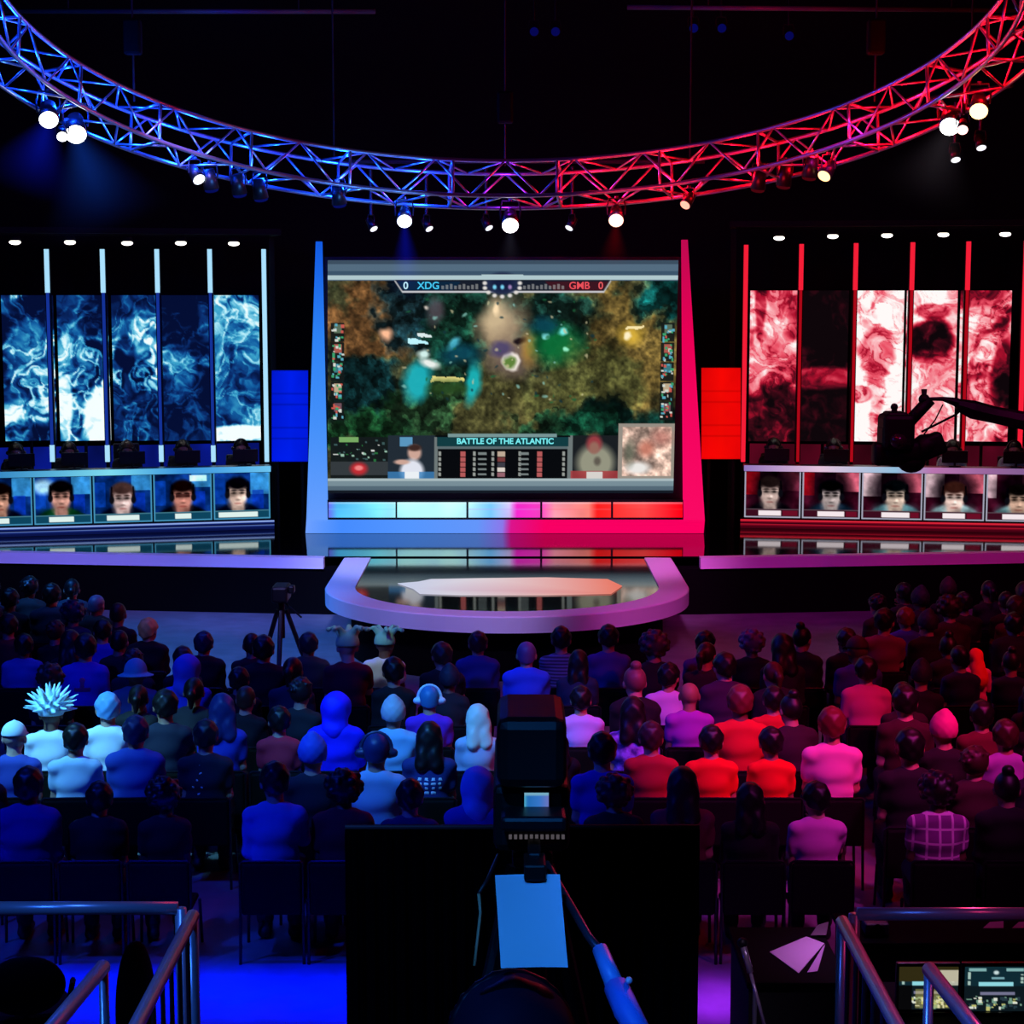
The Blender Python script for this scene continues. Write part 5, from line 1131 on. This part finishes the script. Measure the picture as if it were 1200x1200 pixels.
# two standing figures in the right side block
def stander(px, py, hair, hc, top, tc, lab_, Y, hat2=None, rz=0.):
    h = SK['stand']['head'].z; q = PY(px, py, Y); person((q.x, Y, 0), rz, 'stand', hair, hc, top, tc, 0, q.z/h, label=lab_, group='standing figures in the crowd', hat2=hat2)
stander(1160, 697, 'messy', (170, 90, 70), 'jacket', (30, 14, 16), 'reddish-blond figure in dark jacket standing in the right side block', 24.6)
stander(1145, 772, 'veil', (250, 30, 30), 'long', (240, 90, 150), 'figure standing in the aisle with a red headscarf and pink top', 19.55)
# ------------------------------------------------------------------ foreground: riser, rails, camera position, production desk
ZR = 1.9
rs = empty('riser', (0, 2, 0)); tag(rs, 'dark raised platform that the photograph is taken from', 'platform')
MB().box((0, 0, ZR-.05), (18, 8.6, .1)).build('deck', mat((40, 40, 46), .7), rs); MB().box((0, .05, (ZR-.1)/2), (17.9, 8.4, ZR-.1)).build('skirt', BLK, rs)
STEEL = mat((150, 154, 165), .3, .5)
def guard(name, front, side, label, ybar, balus=True):
    """front = photo x range of the front bar; side = its corner; the side bar runs level towards the viewer"""
    Y, z = ybar; s = 1 if front[0] < 300 else -1
    xc = PY(side, 1070, Y).x; xo = PY(front[0] if s > 0 else front[1], 1070, Y).x
    o = empty(name, (xc, Y, ZR)); tag(o, label, 'railing', 'steel guard rails'); r = .023; h = z-ZR
    MB().tube([(xo-xc, 0, h), (-s*.06, 0, h)], r, 10).build('top_rail', STEEL, o, True); MB().tube([(0, -.05, h-.01), (0, -2.6, h-.01)], r, 10).build('side_rail', STEEL, o, True)
    for p in ((-s*.05, 0), (0, -.06), (0, -1.3), (0, -2.6), (xo-xc, 0)): MB().cyl((p[0], p[1], 0), (p[0], p[1], h), .02).build('post', STEEL, o, True)
    for k in range(17): MB().cyl((0, -.16-k*.145, .08), (0, -.16-k*.145, h-.02), .008, seg=6).build('baluster', mat((30, 32, 40), .4, .5), o)
    mb = MB(); mb.tube([(0, -.05, .08), (0, -2.6, .08)], .012, 6); mb.build('bottom_rail', STEEL, o)
    mb = MB(); mb.tube([(xo-xc, 0, .08), (-s*.05, 0, .08)], .01, 6); mb.build('bottom_rail', STEEL, o)
YB = 6.05; zb = PY(100, 1064, YB).z
guard('guard_rail', (-60, 212), 229, 'steel guard rail at lower left, its side bar coming nearer', (YB, zb))
guard('guard_rail', (992, 1260), 984, 'steel guard rail at lower right, its side bar coming nearer', (YB, PY(1100, 1071, YB).z))
def handrail(pa, pb, z, label):
    a, b = PZ(pa[0], pa[1], z), PZ(pb[0], pb[1], z); b = a+(b-a)*2.2; o = empty('stair_handrail', (a.x, a.y, ZR)); tag(o, label, 'handrail', 'stair handrails'); h = z-ZR
    MB().tube([(0, 0, h), Vector(b)-Vector((a.x, a.y, ZR))], .024, 10).build('rail', STEEL, o, True)
    e = Vector(b)-Vector((a.x, a.y, ZR))
    for t in (.0, .85): MB().cyl((e.x*t, e.y*t, 0), (e.x*t, e.y*t, h-.01), .016).build('post', STEEL, o, True)
handrail((121, 1133), (62, 1203), zb, 'short steel handrail at the lower left, left of the guard rail side bar'); handrail((1089, 1136), (1141, 1203), zb, 'short steel handrail in front of the monitors at the lower right')

# draped camera position
YD = 6.28
a, b = PY(404, 972, YD), PY(820, 975, YD); o = empty('draped_barrier', ((a.x+b.x)/2, YD, ZR)); tag(o, 'tall black draped barrier in front of the broadcast camera', 'barrier')
DR = mat((1, 1, 2), .95, spec=.02); w, h = b.x-a.x, a.z-ZR
nx = 160; L1, L2 = [], []; bm = bmesh.new()
for i in range(nx+1):
    x = -w/2+w*i/nx; y = .012*math.sin(i*.9)+.006*math.sin(i*2.3)
    L1.append(bm.verts.new((x, y, 0))); L2.append(bm.verts.new((x, y*.3, h)))
for i in range(nx): bm.faces.new((L1[i], L1[i+1], L2[i+1], L2[i]))
me = bpy.data.meshes.new('drape'); bm.to_mesh(me); bm.free(); mobj('drape', me, DR, o); MB().box((0, .03, h/2), (w-.02, .02, h-.01)).build('panel', BLK, o); MB().cyl((-w/2, .02, h), (w/2, .02, h), .012).build('top_rail', mat((10, 10, 14), .5), o)
for s in (-1, 1): MB().box((s*(w/2-.05), .0, .015), (.08, .2, .03)).build('foot', BLK, o)
# broadcast camera
YC = 5.25; m = mat((7, 8, 11), .5); c = PY(622, 930, YC)
o = empty('broadcast_camera', (c.x, YC, ZR)); tag(o, 'black broadcast camera on a tripod seen from behind, small lit viewfinder', 'camera'); C = lambda x, y, Y=YC: PY(x, y, Y)-o.location
def bxp(mb, x0, y0, x1, y1, Y0, Y1, bev=.012):
    p, q = C(x0, y0, Y0), C(x1, y1, Y0); mb.box(((p.x+q.x)/2, (Y0+Y1)/2-YC, (p.z+q.z)/2), (abs(q.x-p.x), Y1-Y0, abs(p.z-q.z)), bev=bev); return mb
bxp(MB(), 582, 843, 664, 926, 5.0, 5.35, .03).build('sun_hood', m, o); bxp(MB(), 578, 920, 668, 1000, 5.1, 5.75, .025).build('body', m, o); bxp(MB(), 587, 958, 664, 976, 4.98, 5.1).build('viewfinder', mat((10, 14, 20), .4), o)
MB().cyl(C(623, 950, 5.75), C(623, 950, 5.75)+Vector((0, .35, -.02)), .085, .1, 18).build('lens', m, o, True)
p = Pic(16, 10, 0, 0, 1, 1); grad(p, [(0, (90, 190, 220)), (.15, (40, 120, 200)), (.6, (60, 130, 220)), (1, (120, 130, 210))]); p.rect(0, 0, 1, .12, (130, 190, 215))
painted('viewfinder_screen', p, C(614.5, 929, 5.09), C(643, 929, 5.09), C(614.5, 948.5, 5.09), o, .8); bxp(MB(), 612, 926, 646, 951, 5.092, 5.12, .004).build('screen_bezel', m, o)
for k, x in enumerate(np.linspace(598, 660, 11)):
    bxp(MB(), x-1.8, 979, x+1.8, 983.5, 5.09, 5.1, .0005).build('button', mat((190, 180, 190), .4, emit=.15), o)
bxp(MB(), 600, 1000, 648, 1018, 5.15, 5.45).build('tilt_head', m, o); bxp(MB(), 614, 1014, 640, 1033, 4.88, 5.0, .006).build('clip', mat((5, 5, 7), .5), o); bxp(MB(), 619, 1000, 634, 1016, 4.95, 5.2, .006).build('clip_arm', m, o)
zt = C(622, 1018).z
for k, a in enumerate((PI/2, PI/2+2.094, PI/2-2.094)): MB().tube([(.05*math.cos(a), .05*math.sin(a)+.05, zt), (.42*math.cos(a), .42*math.sin(a)+.05, .015)], [.028, .02], 8).build('leg', m, o)
MB().cyl((0, .05, zt-.5), (0, .05, zt+.02), .05).build('column', m, o)
e0, e1, e2, e3 = C(640, 1012, 5.1), C(690, 1098, 4.85), C(716, 1130, 4.75), C(762, 1235, 4.5)
MB().tube([e0, e1, e2], [.012, .012, .014], 8).build('pan_bar', mat((60, 66, 80), .35, .6), o, True); MB().tube([C(703, 1112, 4.8), C(722, 1158, 4.68)], [.022, .026], 10).build('zoom_grip', mat((90, 150, 220), .4), o, True); MB().tube([C(722, 1156, 4.68), C(735, 1185, 4.6), e3], [.034, .036, .03], 10).build('grip_cover', mat((60, 120, 225), .55), o, True)  # blue light on the grip and its cover is put into their colours
MB().sphere(C(737, 1149, 4.66), .01, seg=10).build('knob', mat((200, 200, 210), .3), o, True)
MB().tube([C(561, 1047, 5.0), C(563, 1070, 4.98), C(559, 1105, 4.95), C(556, 1132, 4.92)], .0045, 6).build('cable', mat((190, 150, 110), .4), o, True)
MB().tube([C(584, 1002, 5.2), C(572, 1030, 5.05), C(561, 1047, 5.0)], .006, 6).build('cable', mat((14, 14, 18), .5), o, True)
# shot sheet
q0 = [PY(580, 1025, 4.90), PY(656, 1024, 4.90), PY(665.5, 1133, 4.80), PY(587, 1134, 4.80)]
o = empty('paper_sheet', (q0[3]+q0[2])/2); tag(o, 'blue-lit blank paper sheet clipped below the broadcast camera', 'paper')
bm = bmesh.new(); G = []
for i in range(13):
    t = i/12; r_ = []
    for j in range(9):
        u = j/8; p_ = (q0[0].lerp(q0[1], u)).lerp(q0[3].lerp(q0[2], u), t)-o.location; p_.y += .015*math.sin(t*3.1)*(1-u*.6)-.02*(abs(u-.5)**2); r_.append(bm.verts.new(p_))
    G.append(r_)
for i in range(12):
    for j in range(8): bm.faces.new((G[i][j], G[i][j+1], G[i+1][j+1], G[i+1][j]))
bmesh.ops.recalc_face_normals(bm, faces=bm.faces); me = bpy.data.meshes.new('sheet'); bm.to_mesh(me); bm.free(); me.polygons.foreach_set('use_smooth', [True]*len(me.polygons)); mobj('sheet', me, mat((225, 232, 240), .7), o)
# operator, hood up, behind the camera
Yo = 3.0; q = PY(603, 1260, Yo)
o = empty('step_box', (q.x, Yo-.02, ZR)); tag(o, 'black step box under the camera operator', 'box'); MB().box((0, 0, .1), (.6, .55, .2), bev=.01).build('box', BLK, o); hs_ = SK['stand']['head'].z
op = person((q.x, Yo, ZR+.202), 0, 'stand', 'short', HK, 'jacket', (26, 34, 66), 0, (q.z-ZR-.202)/hs_, extra=[('phones', (20, 24, 40))], label='camera operator from behind in a dark hooded jacket with the hood up', hat2=('hood', (22, 32, 66)))

# production desk at the right, on the hall floor
def tab(name, x0, x1, Y0, Y1, z, label, drape=True):
    o = empty(name, ((x0+x1)/2, (Y0+Y1)/2, 0)); tag(o, label, 'table'); w, d = x1-x0, Y1-Y0
    MB().box((0, 0, z-.02), (w, d, .04), bev=.008).build('table_top', mat((3, 3, 4), .8, spec=.05), o)
    if drape: MB().box((0, -.02, (z-.05)/2+.005), (w-.03, d-.1, z-.06)).build('drape', mat((6, 5, 9), .85), o)
    for sx in (-1, 1):
        for sy in (-1, 1): MB().cyl((sx*(w/2-.05), sy*(d/2-.02), 0), (sx*(w/2-.05), sy*(d/2-.02), z-.04), .015).build('leg', STEEL, o)
    return o
p = PY(1040, 1096, 11.9); zt1 = p.z
tab('production_table', PY(985, 1100, 12).x, 4.6, 11.75, 12.35, zt1, 'long dark production table behind the lower right guard rail')
p2 = PY(1130, 1190, 10.6); zt2 = p2.z
tab('production_table', PY(1040, 1190, 10.6).x, 4.2, 10.3, 11.15, zt2, 'dark table carrying the two lit monitors at the lower right')
def mon(x0, y0, x1, y1, Y, label, seed):
    a, b = PY(x0, y0, Y), PY(x1, y1, Y); o = empty('monitor', ((a.x+b.x)/2, Y, zt2+.003)); tag(o, label, 'monitor', 'lit monitors on the production table'); L = lambda v: Vector(v)-o.location; m = mat((8, 8, 10), .4)
    p = Pic(70, 46, 0, 0, 70, 46, (14, 26, 32)); r = np.random.default_rng(seed)
    p.rect(0, 0, 70, 20, (16, 44, 54)); p.rect(5, 2, 24, 5, (130, 180, 180)); p.rect(46, 2, 65, 5, (130, 180, 180)); p.rect(16, 16, 54, 20, (150, 225, 235)); p.rect(30, 11, 44, 13, (120, 170, 180)); p.ell(35, 6, 3, 2, (210, 230, 230)); p.rect(18, 26, 56, 29, (120, 120, 150))
    for _ in range(60):
        x, y = r.uniform(2, 62), r.uniform(30, 42); p.rect(x, y, x+r.uniform(2, 6), y+r.uniform(1, 4), [(230, 235, 220), (120, 160, 140), (200, 200, 120), (40, 60, 70)][r.integers(4)])
    for _ in range(14): x = r.choice([4, 62]); y = r.uniform(4, 18); p.rect(x, y, x+3, y+1.5, (170, 200, 190))
    if seed == 2: p.rect(0, 0, 70, 16, (50, 44, 20)); p.rect(48, 4, 70, 20, (230, 225, 200), .8); p.rect(0, 20, 16, 46, (8, 8, 10)); p.rect(20, 24, 60, 44, (220, 205, 110), .45)
    TL, TR, BL = L((a.x, Y, a.z)), L((b.x, Y, a.z)), L((a.x, Y, b.z)); painted('display', p, TL, TR, BL, o, .9)
    MB().box(((TL.x+TR.x)/2, .025, (TL.z+BL.z)/2), (TR.x-TL.x+.03, .04, TL.z-BL.z+.04), bev=.008).build('casing', m, o); MB().cyl((0, .05, .01), (0, .05, BL.z+.05), .02).build('neck', m, o); MB().box((0, .05, .008), (.2, .15, .015)).build('foot', m, o)
mon(1054, 1133, 1122, 1183, 10.62, 'lit monitor partly behind the handrail, yellowish picture', 2); mon(1131, 1133, 1203, 1185, 10.62, 'lit monitor at the lower right corner, teal and white picture', 5)
# papers, grey speaker, second table with paper pile, microphone stand
def sheet(q, o_name, lab_, cat, c, th=.004):
    o = empty(o_name, sum((Vector(v) for v in q), Vector())/4); tag(o, lab_, cat, 'loose papers'); MB().prism([Vector(v)-o.location for v in q], (0, 0, th)).build('sheet', mat(c, .7), o)
def flat(pts, z): return [PZ(x, y, z) for x, y in pts]
z3 = .86; t3 = tab('side_table', PZ(868, 1130, z3).x, PZ(975, 1112, z3).x, PZ(900, 1152, z3).y, PZ(900, 1086, z3).y, z3, 'black side table with loose papers, between the camera and the right rail')
sheet(flat([(902, 1116), (945, 1098), (966, 1106), (936, 1141)], z3+.002), 'paper_sheet', 'violet-lit loose sheet, larger of two on the black side table', 'paper', (225, 190, 225))
sheet(flat([(946, 1140), (963, 1112), (967, 1107), (958, 1139)], z3+.002), 'paper_sheet', 'narrow violet-lit sheet beside the larger one on the side table', 'paper', (200, 160, 205))
sheet(flat([(950, 1098), (958, 1086), (971, 1082), (968, 1098)], z3+.002), 'folder', 'grey folder behind the papers on the side table', 'folder', (110, 90, 105), .012)
for i, (x0, x1) in enumerate(((1152, 1176), (1186, 1210))): sheet(flat([(x0, 1088), (x0+8, 1081), (x1, 1080), (x1, 1088)], zt1+.002), 'paper_sheet', 'pinkish paper on the long production table, '+('left' if i == 0 else 'right')+' of two', 'paper', (215, 170, 170))
q = PY(1025, 1110, 11.95); o = empty('desk_speaker', (q.x, 11.95, zt1+.003)); tag(o, 'small grey box speaker at the left end of the production table', 'speaker'); hh = PY(1025, 1079, 11.95).z-zt1
MB().box((0, 0, hh/2), (.16, .16, hh), bev=.012).build('cabinet', mat((70, 74, 90), .5), o); MB().cyl((0, -.081, hh*.4), (0, -.086, hh*.4), .05).build('cone', mat((25, 25, 30), .5), o); MB().cyl((0, -.081, hh*.78), (0, -.086, hh*.78), .022).build('tweeter', mat((25, 25, 30), .5), o)
a, b = PY(870, 1105, 10.62), PY(897, 1205, 10.45); o = empty('microphone_stand', (PY(885, 1150, 10.5).x-.1, 10.45, 0)); tag(o, 'slanting silver microphone stand beside the violet-lit floor strip', 'stand'); L = lambda v: Vector(v)-o.location; m = mat((210, 190, 215), .25, .5)
MB().tube([L(a), L(a.lerp(b, .35))], .02, 8).build('clutch', m, o, True); MB().tube([L(a.lerp(b, .3)), L(b)], .011, 8).build('boom', m, o, True); MB().cyl(L(b), (L(b).x, L(b).y, .03), .011).build('pole', m, o, True); MB().cyl((L(b).x, L(b).y, 0), (L(b).x, L(b).y, .03), .14).build('base', m, o, True)
MB().sphere(L(a), .032, seg=12).build('microphone', mat((24, 24, 30), .5), o, True)
# office chairs seen dark at the lower left
def office(px, py, Y, w, rz, label):
    q = PY(px, py, Y); o = empty('office_chair', (q.x, Y, 0), rz); tag(o, label, 'chair', 'office chairs at the lower left'); m = mat((2, 2, 3), .8, spec=.15); zt = q.z
    F = Field((-.35, -.15, .4), (.35, .2, zt+.05), .014); F.ell((0, -.0, (zt+.55)/2), (w/2, .05, (zt-.55)/2), .02); F.ell((0, .015, (zt+.6)/2), (w/2.3, .06, (zt-.62)/2), .04); mobj('backrest', F.mesh('backrest'), m, o)
    MB().box((0, .27, .48), (.48, .46, .09), bev=.04).build('seat', m, o); MB().cyl((0, .25, .08), (0, .25, .44), .03).build('column', m, o); MB().tube([(0, .2, .45), (0, .06, .46), (0, .05, .66)], .02, 6).build('back_bracket', m, o)
    for s in (-1, 1): MB().tube([(s*.24, .3, .47), (s*.28, .28, .66), (s*.28, .12, .68)], .018, 6).build('armrest', m, o)
    mb = MB()
    for k in range(5): mb.cyl((0, .25, .09), (.28*math.cos(k*1.257), .25+.28*math.sin(k*1.257), .05), .022)
    mb.build('base', m, o)
    for k in range(5): MB().sphere((.28*math.cos(k*1.257), .25+.28*math.sin(k*1.257), .03), .03, seg=8).build('caster', m, o)
office(28, 1122, 11.0, .5, .2, 'dark rounded office chair back at the lower left edge'); office(158, 1104, 10.1, .32, 1.1, 'dark office chair turned sideways between the two lower left rails')

# ------------------------------------------------------------------ light
def spot(loc, aim, rgb, power, ang, blend=.6, size=.3):
    d = bpy.data.lights.new('spot', 'SPOT'); d.color = rgb; d.energy = power; d.spot_size = R(ang); d.spot_blend = blend; d.shadow_soft_size = size
    o = bpy.data.objects.new('stage_or_fill_lamp', d); COL.objects.link(o); o.location = loc; o.rotation_euler = (Vector(aim)-Vector(loc)).to_track_quat('-Z', 'Y').to_euler(); return o  # name covers real stage lamps and unseen added fill alike
def point(loc, rgb, power, size=.1):
    d = bpy.data.lights.new('point', 'POINT'); d.color = rgb; d.energy = power; d.shadow_soft_size = size; o = bpy.data.objects.new('stage_or_fill_lamp', d); COL.objects.link(o); o.location = loc; return o
def area(loc, aim, rgb, sx, sy, power, spread):
    d = bpy.data.lights.new('area', 'AREA'); d.shape = 'RECTANGLE'; d.size = sx; d.size_y = sy; d.color = rgb; d.energy = power; d.spread = R(spread)
    o = bpy.data.objects.new('stage_or_fill_lamp', d); COL.objects.link(o); o.location = loc; return o
w = bpy.data.worlds.new('world'); SC.world = w; w.use_nodes = True; w.node_tree.nodes['Background'].inputs[0].default_value = (.05, .08, .5, 1); w.node_tree.nodes['Background'].inputs[1].default_value = .004
# crowd, blue side
spot((-6.5, 9.5, 9.5), (-3.4, 15.2, .6), (.006, .04, 1.), 2300, 56)
spot((-7.5, 12.5, 8.5), (-4.0, 16.3, 1.0), (.16, .64, 1.), 5600, 17, .8)  # unseen narrow spot added to brighten the white shirts
spot((-3.5, 11.0, 9.5), (-1.0, 16.2, 1.0), (.08, .42, 1.), 4200, 22, .9)
spot((-1., 12.5, 9.5), (0.1, 18.3, 1.0), (.02, .2, 1.), 1800, 14, .8)
# crowd, red and magenta side
spot((7., 11.5, 9.), (2.6, 16.6, 1.0), (1., .02, .10), 2600, 30, .9)
spot((5.5, 10.0, 9.5), (2.9, 15.6, 1.0), (1., .05, .75), 2200, 26, .9)
spot((2.0, 11.0, 9.5), (1.3, 16.6, 1.0), (.45, .12, 1.), 1500, 20, .9)
spot((8.0, 14.0, 9.), (4.9, 20.0, 1.2), (1., .02, .12), 1000, 26, .9)
spot((-3., 13.5, 9.), (-1.55, 19.9, 1.1), (.6, .9, .9), 1600, 7, .9)  # unseen narrow spot added to brighten the bobble hats
spot((5., 8.5, 9.), (2.7, 13.3, 1.), (.85, .08, .75), 900, 18, .9)  # unseen spot added to brighten the back row at right
spot((2.2, 5., 8.), (1.33, 10.55, .9), (.75, .5, 1.), 500, 7, .8)  # unseen narrow spot added to brighten the microphone stand
# floor before the stage
spot((-7., 20., 9.), (-4.6, 25.5, 0), (.03, .24, 1.), 6500, 34, .7)
spot((7., 20., 9.), (4.4, 25.5, 0), (.6, .02, .5), 700, 36, .7)
# stage lip and thrust rim
for x, c, p in ((-7.5, (.22, .18, 1.), 2000), (-4, (.22, .18, 1.), 2000), (-1.4, (.34, .40, 1.), 3000), (1.4, (.8, .14, .75), 2300), (4, (.6, .015, .42), 900), (7.5, (.6, .01, .28), 900)):
    spot((x*.95, 20.5, 7.5), (x, 28.4, 1.), c, p*2., 26, .9)
for x, c in ((-2.2, (.36, .34, 1.)), (-.4, (.5, .36, 1.)), (2., (.8, .1, .75))): spot((x*1.4, 14.5, 8.), (x, 23.9, .8), c, 2600, 13, .9)
for o in list(COL.objects):
    if o.name.startswith('downlight') and o.type == 'EMPTY': spot(Vector(o.location)+Vector((0, 0, -.06)), Vector(o.location)+Vector((0, .35, -3)), (1., .95, .85), 45, 44, .8, .05)
spot((-5., 14., 9.), (-4.35, 20.6, 1.25), (1., .75, .35), 420, 2.6, .8); spot((8., 13., 9.), (4.95, 19.5, 1.3), (1., .04, .08), 1500, 6, .9)  # unseen narrow spots added for the blond head and the red headscarf
# unseen lamps added to brighten the bottom left floor and foreground
area((-2.9, 12.72, 8.), None, (.0, .004, 1.), 4.2, .75, 110, 8)
area((1.47, 12.6, 8.), None, (.32, .02, .8), .6, .6, 9, 8)
spot((-.8, 1.2, 7.2), (.08, 4.9, 3.1), (.02, .26, 1.), 700, 16, .8, .1)
spot((-1.1, 1.6, 5.6), (0, 3., 3.75), (.03, .2, 1.), 60, 30, .8, .05)
spot((4., 14., 8.), (2.2, 11.2, .8), (.8, .3, 1.), 2200, 10, .9)
spot((-1.5, 3., 8.), (-1.6, 6., 2.9), (.05, .20, 1.), 650, 40, .8); spot((-1.5, 3., 6.), (1.3, 5.2, 2.9), (.04, .17, 1.), 800, 18, .8); spot((-4., 2.6, 6.), (-1.25, 5.4, 2.9), (.03, .18, 1.), 700, 26, .8); spot((3.6, 3.6, 6.5), (2., 6., 2.9), (.8, .03, .14), 160, 30, .8)
spot((3.2, 11., 6.), (2.0, 5.6, 2.9), (1., .05, .2), 500, 36, .8); spot((2.2, 10., 6.), (-1.5, 5.6, 2.9), (1., .04, .06), 90, 36, .8)
# unseen lamps added inside and below the truss to light its tubes
for a in np.linspace(-1.55, 1.55, 17):
    c = (.003, .05, 1.) if a < -.08 else ((1., .001, .008) if a > .08 else (.2, .01, .6))
    p = 55 if abs(a) > .12 else 15
    point(TP(a, -.25, .12), c, p*(1.4 if a < 0 else 1.), .06)
for a in np.linspace(-1.4, 1.4, 9):
    c = (.06, .28, 1.) if a < 0 else (1., .012, .025)
    if abs(a) < .1: continue
    spot(TP(a, -2.6, -2.2), TP(a, -.25, .2), c, 480, 34, .8, .1)
point(PY(270, 30, 26.4), (.002, .03, 1.), 8); point(PY(880, 24, 26.4), (1., .002, .003), 10)  # unseen points added to colour the overhead pipes
